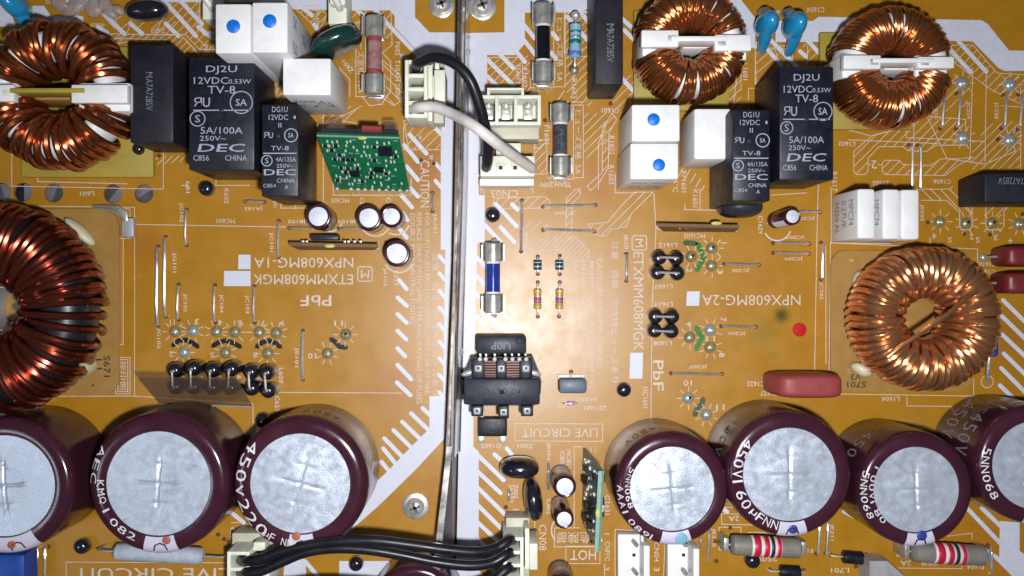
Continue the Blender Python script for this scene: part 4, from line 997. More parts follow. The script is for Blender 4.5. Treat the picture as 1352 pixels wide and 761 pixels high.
# ------------------------------------------------------------------ glass fuses in spring clips
def fuse(px, py, L, rt, label, tube_m, striped=False, zc=24):
    c = W(px, py, zc); org = (c.x, c.y, 0); k = (HC-zc)/HC; L *= k; rt *= k
    e = thing('glass_fuse', label, 'fuse', org, 'fuses in spring clips')
    rc = rt*1.22; cl = L*0.27
    m = MB().lathe([(rt, -L/2+cl*0.8), (rt, L/2-cl*0.8)], 24, (0, 0, zc), axis='Y'); obj('fuse_tube', m, tube_m, e)
    for s in (-1, 1):
        y0 = s*(L/2-cl); y1 = s*L/2; a, b = min(y0, y1), max(y0, y1)
        m = MB().lathe([(rc*0.8, a), (rc, a+1), (rc, b-2), (rc*0.85, b)], 24, (0, 0, zc), axis='Y'); obj('end_cap', m, dulltin_m, e)
        m = MB(); w = rc+1.6
        yy0, yy1 = a+1.5, b-3
        for sx in (-1, 1):
            prof = [(sx*w*0.75, 4), (sx*w, 14), (sx*w*1.06, zc), (sx*w*0.98, zc+7), (sx*w*1.14, zc+13)]
            vs = [(x, y, z) for x, z in prof for y in (yy0, yy1)]
            vs += [(x-sx*1.3, y, z) for x, z in prof for y in (yy0, yy1)]
            n = len(prof); fs = []
            for i in range(n-1):
                fs += [(2*i, 2*i+1, 2*i+3, 2*i+2), (2*n+2*i, 2*n+2*i+2, 2*n+2*i+3, 2*n+2*i+1), (2*i, 2*i+2, 2*n+2*i+2, 2*n+2*i), (2*i+1, 2*n+2*i+1, 2*n+2*i+3, 2*i+3)]
            fs += [(0, 2*n, 2*n+1, 1), (2*n-2, 2*n-1, 4*n-1, 4*n-2)]
            m.add(vs, fs)
        m.box(-w*0.8, w*0.8, yy0, yy1, 2, 4, 0.4)
        m.box(-w*0.75, w*0.75, (b+0.5 if s > 0 else a-2), (b+2 if s > 0 else a-0.5), 3, zc*0.7, 0.4)
        m.tube([(0, s*(L/2+2), 0), (0, s*(L/2+3), zc*0.4), (w*0.3, s*(L/2+5), zc*0.55)], 2.6, 6)
        obj('spring_clip', m, tin_m, e)
    if striped:
        m = MB()
        for s in (-1, 1):
            y = s*(L/2-cl*1.05); m.lathe([(rt+0.3, y-4), (rt+0.3, y+4)], 24, (0, 0, zc), axis='Y', caps=False)
        obj('painted_end', m, redcap_m, e)
    m = MB()
    for s in (-1, 1):
        y = s*(L/2-cl); m.lathe([(rt+0.25, y-2.5), (rt+0.25, y+2.5)], 24, (0, 0, zc), axis='Y', caps=False)
    obj('cement_collar', m, whiteband_m, e)
    return e
fuse(494.5, 74, 104, 9.6, 'faded red fuse beside the boxed print ending 10A', pinkfuse_m, True)
fuse(717, 58, 105, 9.6, 'black fuse beside the blue banded resistor', blackfuse_m)
fuse(740, 185, 96, 9.2, 'mottled dark fuse beside the boxed print, below the black fuse', darkfuse_m)
fuse(651, 367, 92, 9.4, 'bright blue fuse beside the divider, over the small grey box', bluefuse_m)

# ------------------------------------------------------------------ axial parts
def axial(name, p0, p1, rb, z, label, cat, body_m, bands=(), body=(0.15, 0.85), bulge=1.0, bulbs=None, group=None, lead_m=None, leadr=1.3, seg=18, body_r=None, endcaps=None):
    a, b = W(*p0, z), W(*p1, z); d = b-a; L = d.length; c = (a+b)/2
    e = thing(name, label, cat, (c.x, c.y, 0), group, rz=math.atan2(d.y, d.x))
    x0, x1 = -L/2+L*body[0], -L/2+L*body[1]; w = x1-x0
    if bulge > 1: prof = [(rb*0.5, x0), (rb*bulge, x0+w*.06), (rb*bulge, x0+w*.18), (rb, x0+w*.26), (rb, x1-w*.26), (rb*bulge, x1-w*.18), (rb*bulge, x1-w*.06), (rb*0.5, x1)]
    else: prof = [(rb*0.6, x0), (rb*0.95, x0+w*.03), (rb, x0+w*.08), (rb, x1-w*.08), (rb*0.95, x1-w*.03), (rb*0.6, x1)]
    obj('body', MB().lathe(prof, seg, (0, 0, z), axis='X'), body_m, e)
    for t, bw, bm_ in bands:
        x = x0+w*t; rr = rb*(bulge if bulge > 1 and (t < .2 or t > .8) else 1)+0.3
        obj('colour_band', MB().lathe([(rr-.2, x-w*bw/2), (rr, x-w*bw/2+.3), (rr, x+w*bw/2-.3), (rr-.2, x+w*bw/2)], seg, (0, 0, z), axis='X', caps=False), bm_, e)
    m = MB()
    for s, xe in ((-1, x0), (1, x1)):
        xl = s*L/2
        m.tube([(xe-s*1, 0, z), (xl-s*2.5, 0, z), (xl-s*.6, 0, z-1.5), (xl, 0, z-4), (xl, 0, 0)], leadr, 6)
    obj('lead_wire', m, lead_m or tin_m, e)
    if bulbs:
        for s in (-1, 1): obj('lead_blob', MB().ell((s*(L/2-3), 0, z-2), bulbs, bulbs, bulbs, 12, 8), dulltin_m if s < 0 else tin_m, e)
    return e
axial('resistor', (758.5, 96), (760.5, 17), 7.2, 20, 'light blue resistor with teal and royal bands and round solder ends', 'resistor', resblue_m,
      [(.93, .06, resblue_m), (.78, .12, resgreen_m), (.60, .06, gold_m), (.46, .12, resgreen_m), (.12, .13, resroyal_m)], (0.24, 0.82), 1.08, bulbs=6)
axial('resistor', (710, 418), (710, 373), 4.6, 7, 'tan resistor with a violet band, in line under the teal diode nearer the divider', 'resistor', restan_m, [(.5, .16, violet_m), (.2, .1, gold_m), (.35, .06, redcap_m), (.72, .08, gold_m)], (.2, .82), 1.12)
axial('resistor', (738.5, 418), (739, 373), 4.6, 7, 'tan resistor with a violet band, in line under the teal diode farther from the divider', 'resistor', restan_m, [(.5, .16, violet_m), (.2, .1, gold_m), (.35, .06, redcap_m), (.72, .08, gold_m)], (.2, .82), 1.12)
for x, w in ((710, 'nearer to'), (738.7, 'farther from')):
    axial('diode', (x, 362), (x, 339), 5.4, 7, f'short teal glass diode, the one {w} the divider', 'diode', diodeblue_m, [(.35, .1, palestripe_m), (.75, .08, palestripe_m)], (.22, .80))
axial('diode', (743, 533), (763, 533), 2.6, 4, 'tiny violet glass diode beside the small printed ring', 'diode', zener_m, [(.5, .25, whiteband_m)], (.28, .78), lead_m=tin_m, leadr=.9)
def banded(p0, p1, z, lab):
    e = axial('fusible_resistor', p0, p1, 13, z, lab, 'resistor', greyres_m, (), (.06, .97), 1.0, leadr=1.5)
    L = (W(*p1, z)-W(*p0, z)).length; x0 = -L/2+.06*L; w = .91*L; 
    for t, bw, bm_ in ((.49, .42, whiteband_m), (.36, .095, redband_m), (.49, .07, redband_m), (.575, .05, darkband_m), (.665, .055, redband_m)):
        rr = 13.2 if bm_ is whiteband_m else 13.6
        x = x0+w*t; obj('colour_band', MB().lathe([(rr-.3, x-w*bw/2), (rr, x-w*bw/2+.4), (rr, x+w*bw/2-.4), (rr-.3, x+w*bw/2)], 24, (0, 0, z), axis='X', caps=False), bm_, e)
    m = MB()
    for s in (-1, 1): mark(m); m.box(s*L/2-3, s*L/2+3, -9, 9, 1, z+4, .6)
    obj('end_bracket', m, dulltin_m, e)
    return e
banded((958, 719), (1060, 724), 30, 'grey resistor with red and black bands on white, beside the black bead')
banded((1196, 728), (1304, 734), 30, 'grey resistor with red and black bands on white, beside the lone bent wire')
axial('cement_resistor', (128, 727), (296, 736), 11, 30, 'pale mottled tube resistor under two maroon capacitors, over the LIVE CIRCUIT print', 'resistor', palecement_m, (), (.14, .84), bulbs=None, lead_m=dulltin_m)
axial('diode', (1098, 734), (1146, 738), 8.5, 9, 'black cylinder diode over the mark L701', 'diode', black_pl, (), (.3, .86), lead_m=tin_m)
axial('diode', (1016, 754), (1064, 756), 8.5, 9, 'black cylinder diode at the frame edge beside the banded grey resistor', 'diode', black_pl, (), (.28, .84), lead_m=tin_m)

# ------------------------------------------------------------------ disc parts and lacquered lumps
def lump(name, label, cat, c, rx, ry, rz_, m_, rot=0, p=2.3, leads=(), lum=0.05, z=None, group=None, lm=None, extra=None, seed=1):
    q = W(c[0], c[1], z if z is not None else rz_); org = (q.x, q.y, 0)
    e = thing(name, label, cat, org, group)
    zz = (z if z is not None else rz_)
    m = MB().ell((0, 0, zz), rx, ry, rz_, 28, 18, p=p, rot=R(rot), lump=lum, seed=seed)
    if extra: 
        for (dx, dy, z0, ex, ey, ez) in extra: m.ell((dx, dy, z0), ex, ey, ez, 16, 10)
    obj('body', m, m_, e)
    mm = MB()
    for dx, dy in leads: mm.tube([(dx, dy, zz), (dx, dy, 0)], 1.6, 6)
    if leads: obj('lead_wire', mm, lm or tin_m, e)
    return e
def ceramic(c, label, s=1, rot=-80, L=27, flip=1):
    q = W(c[0], c[1], 32); e = thing('ceramic_capacitor', label, 'capacitor', (q.x, q.y, 0), 'sky blue disc capacitors', rz=R(rot))
    m = MB().ell((0, 0, 34), L*.62, 13.5, 30, 28, 18, p=2.0, lump=.05, seed=int(c[0]))
    m.tube([(L*.35, -2*flip, 34), (L*.75, -3*flip, 22), (L*1.0, -3*flip, 9), (L*1.02, -3*flip, 3)], [9, 7.5, 6, 4.5], 12)
    m.tube([(-L*.35, 3*flip, 34), (-L*.7, 5*flip, 24), (-L*.85, 5*flip, 9)], [9, 7.5, 6], 12)
    obj('lacquered_disc', m, blue_m, e)
    mm = MB(); mm.tube([(L*1.02, -3*flip, 6), (L*1.02, -3*flip, 0)], 1.6, 6); mm.tube([(-L*.85, 5*flip, 10), (-L*.85, 5*flip, 0)], 1.6, 6); obj('lead_wire', mm, tin_m, e)
    return e
ceramic((1011.5, 33), 'sky blue disc capacitor, the one nearer the choke coil', L=26); ceramic((1048.5, 35), 'sky blue disc capacitor beside the mark C1604', rot=-94, L=27, flip=-1)
ceramic((20, 5), 'sky blue disc capacitor at the frame corner over the dark coil', rot=-60, L=36)
def varistor(c, rx, ry, h, rot, label, m_):
    q = W(c[0], c[1], h*.5); e = thing('disc_varistor', label, 'varistor', (q.x, q.y, 0), None, rz=R(rot))
    m = MB().ell((0, 0, h*.52), rx, ry, h*.5, 32, 18, p=2.4, lump=.02, seed=3); obj('lacquered_disc', m, m_, e)
    mm = MB(); mm.tube([(-rx*.5, -2, 12), (-rx*.5, -2, 0)], 1.8, 6); mm.tube([(rx*.5, 2, 12), (rx*.5, 2, 0)], 1.8, 6); obj('lead_wire', mm, tin_m, e)
    return e
varistor((195, 15), 27, 13, 34, 4, 'glossy black lacquered disc beside the mark Z603', bead_m)
varistor((686, 617), 25, 13.5, 52, 0, 'glossy black lacquered disc lying crosswise under the print Z001', bead_m)
varistor((704, 659), 26, 12, 60, 97, 'glossy black lacquered disc turned lengthwise beside the mark Z002', bead_m)
varistor((445, 57), 33, 15, 70, 24, 'dark green lacquered disc leaning between white blocks and the faded red fuse', teal_m)
q = W(981, 272, 50); e = thing('disc_thermistor', 'dull grey disc tucked behind the slim relay over the module edge', 'thermistor', (q.x, q.y, 0))
obj('lacquered_disc', MB().ell((0, 0, 34), 27, 14, 32, 28, 18, p=2.6), greybox, e); m = MB(); m.tube([(-12, 0, 8), (-12, 0, 0)], 1.6, 6); m.tube([(12, 0, 8), (12, 0, 0)], 1.6, 6); obj('lead_wire', m, tin_m, e)
def filmcap(c, L, w, h, label, m_, rot=0, lean=0, group=None, lead=None):
    q = W(c[0], c[1], h*.6); e = thing('dipped_capacitor', label, 'capacitor', (q.x, q.y, 0), group, rz=R(rot))
    m = MB().ell((0, 0, h*.5), L, w, h*.48, 48, 24, p=5.0, lump=.012, seed=5)
    m.v = [(x-lean*(z-h*.5)/h, y, z) for x, y, z in m.v]
    obj('dipped_body', m, m_, e); mm = MB()
    for s in (-1, 1): mm.tube([(s*L*.6, 0, 6), (s*L*.6, 0, 0)], 1.6, 6)
    if lead: mm.tube([(-L*.9, 0, h*.5), (-L-4, 0, h*.35), (-L-7, 0, 0)], 1.6, 6); mm.ell((-L-6, 0, 2), 5, 5, 4, 12, 8)
    obj('lead_wire', mm, zincm, e); return e
filmcap((1061, 508), 41, 15.5, 66, 'brick red dipped capacitor lying between the mark C1622 and a maroon capacitor', redcap_m, lean=-9)
m = MB(); 
filmcap((1344, 339), 23, 13, 50, 'dark red dipped capacitor at the frame edge, nearer the solder dome row', darkred_m, group='dark red capacitors at the frame edge', lead=True)
filmcap((1345, 374), 25, 14, 50, 'dark red dipped capacitor at the frame edge, nearer the white bars', darkred_m, group='dark red capacitors at the frame edge', lead=True)
# beads
def bead(px, py, r, label, h=18):
    q = W(px, py, h*.6); e = thing('black_bead', label, 'bead', (q.x, q.y, 0), 'round black beads')
    obj('bead_dome', MB().lathe([(r*.8, 0.3), (r, 4), (r, h*.55), (r*.9, h*.78), (r*.62, h*.95), (r*.25, h), (0, h)], 22), bead_m, e)
    return e
bead(650.5, 284, 10, 'round black bead over the bright blue fuse'); bead(272, 249, 10, 'round black bead at the corner of the larger relay beside the mark K602'); bead(347, 555, 10, 'round black bead beside the mark C623, touching a maroon capacitor')
bead(824, 515, 9.5, 'round black bead beside the mark MC1601'); bead(994, 741, 10, 'round black bead touching the banded grey resistor'); bead(108, 722, 10, 'black bead at the end of the pale tube resistor')
bead(470, 745, 9.5, 'round black bead on the white print under the black cables'); bead(183, 197, 8, 'round black bead at the corner of the yellow plate under the plain black box')
q = W(197, 716, 30)
# transformer with its neighbours
zt = 70
c = W(662, 506, zt); org = (c.x, c.y, 0)
e = thing('transformer', 'black transformer with a ribbed core bar stamped 2639-04 beside the divider', 'transformer', org)
a, b = W(612, 535, zt), W(713, 500, zt)
terminal_m = mat('terminal_plate', (0.26, 0.29, 0.31), .4, metal=.3)
cb = obj('core_bar', MB().box(a.x, b.x, a.y, b.y, 34, zt, 3), greybox, e, org=org)
m = MB(); put_text(m, '2639-04', 665, 518.5, 48, 13, 0, z=zt+.3, bold=True); put_text(m, 'HB', 624, 519, 14, 9, 0, z=zt+.3); put_text(m, 'CHN', 699, 519, 15, 6, 0, z=zt+.3); obj('lettering', m, film_box, cb, org=org)
p = W(662.5, 518, zt); obj('resin_dimple', MB().ell((p.x, p.y, zt), 3.2, 3, 1.6, 12, 8), bead_m, cb, org=org)
P = [(624,472),(704,471),(709,484),(715,503),(714,520),(706,536),(621,536),(611,520),(610,503),(619,484)]
obj('core_sheet', MB().prism([(W(x,y,45).x, W(x,y,45).y) for x, y in P], 6, 44), film_box, e, org=org)
obj('winding', MB().box(W(636,0,50).x, W(692,0,50).x, W(0,505,50).y, W(0,474,50).y, 10, 50, 5), mat('dark_winding_tape', (0.06, 0.018, 0.012), .4, vary=.4, nscale=9), e, org=org)
for i in range(7):
    y = 477.5+3.4*i; obj('wire_turn', MB().tube([W(637, y, 46), W(639, y, 51), W(664, y+.4, 52.5), W(689, y, 51), W(691, y, 46)], 1.7, 6), turn_m, e, org=org)
for (x0, y0, x1, y1) in ((623,474,640,500), (655,474,669,500), (686,474,703,500), (622,536,638,550), (658,536,672,553), (688,536,704,550)):
    p, q = W(x0, y1, 60), W(x1, y0, 60)
    ob = obj('bobbin_leg', MB().box(p.x, q.x, p.y, q.y, 8, 60, 1.5), black_pl, e, org=org)
    cx, cy = (p.x+q.x)/2, (p.y+q.y)/2
    obj('terminal', MB().box(cx-4.5, cx+4.2, cy-4.2, cy+4.2, 60, 61.4, .5), terminal_m, ob, org=org); obj('terminal_hole', MB().box(cx-1.7, cx+1.7, cy-1.0, cy+2.4, 61.4, 62, .3), black_pl, ob, org=org)
for s in (-1, 1):
    p = W(662+s*44, 493, 48); obj('core_ear_lump', MB().ell((p.x, p.y, 46), 9, 4, 4, 14, 8, rot=s*-.3), tin_m, e, org=org)  # bright tin lump set on each ear of the core sheet
zb = 34; a, b = W(628.5, 468, zb), W(695, 443, zb); org = ((a.x+b.x)/2, (a.y+b.y)/2, 0)
e = thing('grey_package', 'small grey box with a notch and worn stamp, between blue fuse and transformer', 'component', org)
obj('case', MB().box(a.x, b.x, a.y, b.y, 5, zb, 3.5), greybox, e, org=org)
m = MB(); put_text(m, 'U0P', 661, 457, 26, 10, 180, z=zb+.3, bold=True); obj('lettering', m, print_dim, e, org=org)
p = W(686, 450, zb); m = MB(); m.tube([(p.x+4.5*math.cos(t*.52), p.y+4.5*math.sin(t*.52), zb) for t in range(12)], .6, 5, closed=True); obj('dimple_ring', m, black_pl, e, org=org)
for i, x in enumerate((634, 641.5, 653, 667, 676, 685, 694)):
    p = W(x, 471.5, 40); obj('pin', MB().box(p.x-1.5, p.x+1.5, p.y-1, p.y+4, 1, 36, .6).ell((p.x, p.y-1, 62), 2.8, 3.0, 3, 10, 6).box(p.x-1.2, p.x+1.2, p.y-2, p.y+.5, 34, 61), bright_m, e, org=org)
zb = 15; a, b = W(630, 578, zb), W(670, 551, zb); org = ((a.x+b.x)/2, (a.y+b.y)/2, 0)
e = thing('bridge_rectifier', 'small black square package with four legs over the mark D1602', 'component', org)
obj('case', MB().box(a.x, b.x, a.y, b.y, 3, zb, 2, top=(1.5, 1.5)), black_pl, e, org=org)
m = MB()
for i, s in enumerate(('DBF60', '1 7K')): put_text(m, s, 650, 559+10*i, 26, 6, 180, z=zb+.3)
obj('lettering', m, film_box, e, org=org)
for x in (635, 664):
    for y, s in ((547, 1), (581, -1)):
        p = W(x, y, 4); obj('leg', MB().box(p.x-4, p.x+4, p.y-4, p.y+5, .6, 5, .7), zincm if s < 0 else tin_m, e, org=org)
zb = 26; a, b = W(738, 520, zb), W(775, 500.5, zb); org = ((a.x+b.x)/2, (a.y+b.y)/2, 0)
e = thing('transistor', 'grey blue transistor lying on its metal tab beside the mark Q1601', 'transistor', org)
obj('case', MB().box(a.x, b.x, a.y, b.y, 4, zb, 4), mat('slate_moulding', (0.09, 0.125, 0.165), .5, bump=.2, bscale=50), e, org=org)
obj('tab', MB().box(W(736,0).x, W(771,0).x, W(0,502).y, W(0,494).y, 1, 6, .6), whiteband_m, e, org=org); p = W(754, 494, 10); obj('lead_wire', MB().tube([(p.x, p.y-8, 10), (p.x, p.y, 8), (p.x, p.y+3, 0)], 1.5, 6), dulltin_m, e, org=org)

# ------------------------------------------------------------------ upright modules
def upright(name, label, base0, base1, z0, top0, top1, z1, t, m_, edge=None):
    a, b = W(*base0, z0), W(*base1, z0); c, d = W(*top0, z1), W(*top1, z1); org = ((a.x+b.x)/2, (a.y+b.y)/2, 0)
    e = thing(name, label, 'circuit module', org)
    obj('module_board', MB().slab([a, b], [c, d], t), m_, e, org=org)
    def at(u, v, off=0.0):      # u along, v up, off out of the face
        p = a+(b-a)*u; q = c+(d-c)*u; n = (b-a).cross(c-a).normalized()
        return p+(q-p)*v + n*off
    return e, org, at
def chips(at, spots, sx, sy, h, mb):
    for u, v, w, g in spots:
        q = [at(u-w/2, v-g/2, -.2), at(u+w/2, v-g/2, -.2), at(u+w/2, v+g/2, -.2), at(u-w/2, v+g/2, -.2)]
        n = (q[1]-q[0]).cross(q[3]-q[0]).normalized()*h
        mb.add([*q, *[p+n for p in q]], [(3,2,1,0),(4,5,6,7),(0,1,5,4),(1,2,6,5),(2,3,7,6),(3,0,4,7)])
e, org, at = upright('green_module', 'green module board full of tiny parts, standing tilted beside the slim relay', (443,250), (541,253), 8, (418,178), (527,181), 86, -4, green_pcb)
m = MB(); m.slab([at(0, .97, .15), at(1, .97, .15)], [at(0, 1.0, .15), at(1, 1.0, .15)], .2); obj('top_edge', m, palegreen, e, org=org)
rnd = random.Random(11); sp = []; sb = []; sw = []
for row in range(11):
    v = .10+.08*row
    u = .06+rnd.random()*.05
    while u < .95:
        if rnd.random() < .62:
            k_ = rnd.random(); w = .024+rnd.random()*.02
            if k_ < .58: sp.append((u, v+rnd.uniform(-.025, .025), .02, .032))
            elif k_ < .82: sb.append((u, v, .05, .032)); sp += [(u-.03, v, .014, .03), (u+.03, v, .014, .03)]
            else: sw.append((u, v+.03, .05, .012))
        u += rnd.choice((.045, .06, .085))
for nme, s, mm, h in (('solder_joint', sp, bright_m, 1.6), ('tiny_chip', sb, black_pl, 2.6), ('printed_mark', sw, print_pale, .5)):
    m = MB(); chips(at, s, 0, 0, h, m); o = obj(nme, m, mm, e, org=org, flat_shade=True)
    if nme != 'printed_mark': o['kind'] = 'stuff'
for (u, v, w, g) in ((.80, .76, .17, .14), (.33, .33, .12, .08), (.66, .42, .12, .07)):
    m = MB(); chips(at, [(u, v, w, g)], 0, 0, 4, m); obj('integrated_circuit', m, black_pl, e, org=org, flat_shade=True)
for i in range(11):
    p = at(.03+.94*i/10+(.0 if i else 0), .03, 2); q = at(.03+.94*i/10, -.04, 1)
    if i == 1: continue
    m = MB().ell((p.x, p.y, p.z), 3.2, 2.6, 2.6, 10, 6); m.tube([p, q, (q.x, q.y-2, 0)], 1.2, 5); obj('solder_pin', m, tin_m, e, org=org)
m = MB()
for (x0, x1) in ((430, 458), (506, 527)):
    mark(m); m.slab([W(x0, 174, 62), W(x1, 175, 62)], [W(x0+3, 161, 80), W(x1-3, 162, 80)], 2)
obj('clear_bracket', m, film_m, e, org=org)
m = MB().slab([W(477, 174, 66), W(505, 175, 66)], [W(478, 166, 80), W(504, 167, 80)], 6); obj('red_block', m, redcap_m, e, org=org)
m = MB().slab([W(424, 176, 60), W(526, 179, 60)], [W(424, 170, 76), W(526, 172, 76)], 5); obj('rear_part', m, greybox, e, org=org)
p = at(.55, .975, 1); obj('paint_dab', MB().ell((p.x, p.y, p.z), 6, 2.4, 1.6, 12, 8), yellowdot_m, e, org=org)
e, org, at = upright('edge_module', 'grey-green module board standing on edge beside the boxed HOT print', (769,690), (770,592), 6, (789,728), (794,622), 105, 3.5, greygreen_pcb)
m = MB(); m.slab([at(0, 1.0, -4.0), at(1, 1.0, -4.0)], [at(0, 1.0, .5), at(1, 1.0, .5)], -1.2); obj('top_edge', m, palegreen, e, org=org)
p = at(.47, 1.005, -2); obj('paint_dab', MB().ell((p.x, p.y, p.z), 3, 6, 2, 12, 8), yellowdot_m, e, org=org)
sp = []; sb = []
for i in range(60): sp.append((rnd.uniform(.06, .94), rnd.uniform(.08, .9), .03, .05))
for i in range(16): sb.append((rnd.uniform(.1, .9), rnd.uniform(.1, .85), .09, .1))
def chips_out(at, spots, h, sgn):
    mb = MB()
    for u, v, w, g in spots:
        q = [at(u-w/2, v-g/2, 0), at(u+w/2, v-g/2, 0), at(u+w/2, v+g/2, 0), at(u-w/2, v+g/2, 0)]
        n = (q[1]-q[0]).cross(q[3]-q[0]).normalized()*h*sgn
        mb.add([*q, *[p+n for p in q]], [(3,2,1,0),(4,5,6,7),(0,1,5,4),(1,2,6,5),(2,3,7,6),(3,0,4,7)])
    return mb
for nme, s, mm, h in (('solder_joint', sp, bright_m, 2), ('tiny_chip', sb, black_pl, 4.5)):
    for sg in (-1, 1):
        mb = chips_out(at, s, h+(5 if sg > 0 else 0), sg); o = obj(nme, mb, mm, e, org=org, flat_shade=True); o['kind'] = 'stuff'
for lab, b0, b1, t0, t1, ic in (('brown module board on edge over the mark NPX608MG-1A', (395,326), (494,326), (382,320), (500,322.5), (410,447,318)),
                            ('brown module board on edge beside the mark MC1602, under the grey disc', (876,301.5), (970,302.5), (868,295), (976,297), (926,952,300))):
    z1 = 34
    e, org, at = upright('edge_module', lab, b0, b1, 3, t0, t1, z1, 4.5, brown_pcb)
    p, q = W(ic[0], ic[2]+(3 if ic[0] > 800 else -1), 26), W(ic[1], ic[2]-(1 if ic[0] > 800 else 8), 26)
    obj('integrated_circuit', MB().box(p.x, q.x, min(p.y, q.y), max(p.y, q.y), 12, 28, 1), greybox, e, org=org)
    p = W((ic[0]+ic[1])/2+7, ic[2]+(-5 if ic[0] > 800 else 7), z1); obj('paint_dab', MB().ell((p.x, p.y, z1), 7, 2.6, 1.5, 14, 8), yellowdot_m, e, org=org)
    sp = MB()
    for x in ((400, 405, 455, 460, 468, 476) if ic[0] < 800 else (898, 906, 911, 918, 956, 963)):
        p = W(x, ic[2]+1, 24); sp.box(p.x-1.7, p.x+1.7, p.y-1.5, p.y+1.5, 18, 26, .5)
    o = obj('solder_joint', sp, tin_m, e, org=org); o['kind'] = 'stuff'
    for i in range(8):
        x = b0[0]+(b1[0]-b0[0])*(i+.3)/8; p = W(x, b0[1]+1, 0); obj('pin', MB().box(p.x-1.2, p.x+1.2, p.y-1.5, p.y+1.5, -6, 5), tin_m, e, org=org)
# clear film over the bead row
a = [W(211, 533, 0.5), W(334, 537, 0.5)]; b = [W(181, 498, 84), W(312, 499, 84)]; org = tuple(((a[0]+a[1])/2)[:2])+(0,)
e = thing('clear_film', 'smoky clear plastic film leaning over the row of black beads', 'film', org)
obj('film_sheet', MB().slab(a, b, .8), film_m, e, org=org)
obj('film_fold', MB().slab([W(211, 534, .5), W(334, 538, .5)], [W(211, 533, 3), W(334, 537, 3)], 1.2), mat('film_edge', (.5, .42, .34), .3, alpha=.8), e, org=org)

# ------------------------------------------------------------------ paired beads on wire staples
def beadpair(p0, p1, r, h, label, group):
    a, b = W(*p0, h), W(*p1, h); c = (a+b)/2; d = b-a
    e = thing('bead_inductor', label, 'inductor', (c.x, c.y, 0), group, rz=math.atan2(d.y, d.x)); L = d.length
    for s in (-1, 1):
        obj('ferrite_bead', MB().lathe([(r*.35, .3), (r*.97, .8), (r, 3), (r, h*.72), (r*.92, h*.86), (r*.7, h*.96), (r*.4, h), (r*.2, h)], 22, (s*L/2, 0, 0)), [bead_m], e)
    z = h+.5; m = MB().tube([(-L/2, 0, h-4), (-L/2, 0, z), (-L/2+2.5, 0, z+2.6), (L/2-2.5, 0, z+2.6), (L/2, 0, z), (L/2, 0, h-4)], 1.5, 6); obj('lead_wire', m, tin_m, e)
    return e
pl = [(228,490,229,512),(252.5,487,253,512),(278,489.5,278,513),(303,488,302,513),(329,492,330,514),(350,493,352,517)]
names = ['first of the row', 'second of the row', 'third of the row',
         'fourth of the row', 'just clear of the film', 'beside the mark L609']
for p, n in zip(pl, names): beadpair(p[:2], p[2:], 10, 34, 'two black beads on a wire by the clear film, '+n, 'bead pairs in the row by the clear film')
for p, n in (((872,340,895,341), 'mark L1612'), ((870,360,896,361), 'mark L1607'), ((867,418,889,418.5), 'mark L1614'), ((866,437,888,438), 'mark L1608')):
    beadpair(p[:2], p[2:], 9.6, 28, 'two black beads on a short wire beside the '+n, 'bead pairs beside the long printed line')

# ------------------------------------------------------------------ solder domes
wh = {0: 'over the mark %s', 1: 'over the mark %s'}
def dome(x, y, label, m_, r=6.6, h=6, hole=False, seed=0):
    q = W(x, y, 3); e = thing('solder_dome', label, 'solder dome', (q.x, q.y, 0), 'round solder domes with printed rays')
    obj('dome_shell', MB().lathe([(r*1.15, .2), (r*1.05, 1.6), (r, 3), (r*.85, h*.75), (r*.5, h), (0, h*1.06)], 18), m_, e)
    if hole: obj('hollow', MB().ell((1, 1, h), 2.2, 2.2, 1.2, 10, 6), black_pl, e)
    else: obj('solder_tip', MB().ell((1.2, -.8, h*.8), r*.45, r*.4, h*.35, 10, 6), tin_m if seed % 3 == 0 else m_, e)
for i, (x, y, n) in enumerate(PINS_L): dome(x, y, f'greenish solder dome numbered {n} in the group near the ' + ('bead row' if i < 9 else 'lone slot')+ {'1':' end','3':', bright one','2':', bright lower one','4':' middle','6':' middle, second','5':' middle, lower','7':' last triple','9':' last triple, outer','8':' last triple, lower','10':', lower','11':', upper'}[n],
                                              zincm if n in ('3', '2') else brass_m, seed=i, hole=n == '11')
for i, (x, y, n) in enumerate(PINS_R[:8]): dome(x, y, ['olive solder dome numbered 1 beside the green slot', 'olive solder dome numbered 2 touching the bead pair', 'olive solder dome numbered 3 next to jumper JC205', 'pale solder dome numbered 7 next to jumper JC206', 'olive solder dome between bead pairs and green slot near JC206',
      'olive solder dome numbered 8 under the pale one', 'solder dome numbered 10 with a dark hollow', 'bright solder dome numbered 11 over a maroon capacitor'][i], brass_m if i not in (3, 6, 7) else zincm, hole=i in (0, 1, 6), seed=i)
for i, (x, y, n) in enumerate(PINS_R[8:]): dome(x, y, ['bluish solder dome touching the choke coil side', 'bluish solder dome under jumpers JC230 and JC229', 'bright bluish solder dome under the wide white print', 'bright bluish solder dome over the long black box',
      'olive solder dome numbered 4, next to the white blocks', 'olive solder dome marked S2', 'olive solder dome numbered 3 under the long black box', 'olive solder dome by the plus sign at the frame edge'][i], zincm if i < 4 else brass_m, r=7.4 if i < 4 else 6.6, hole=i in (5, 6), seed=0)

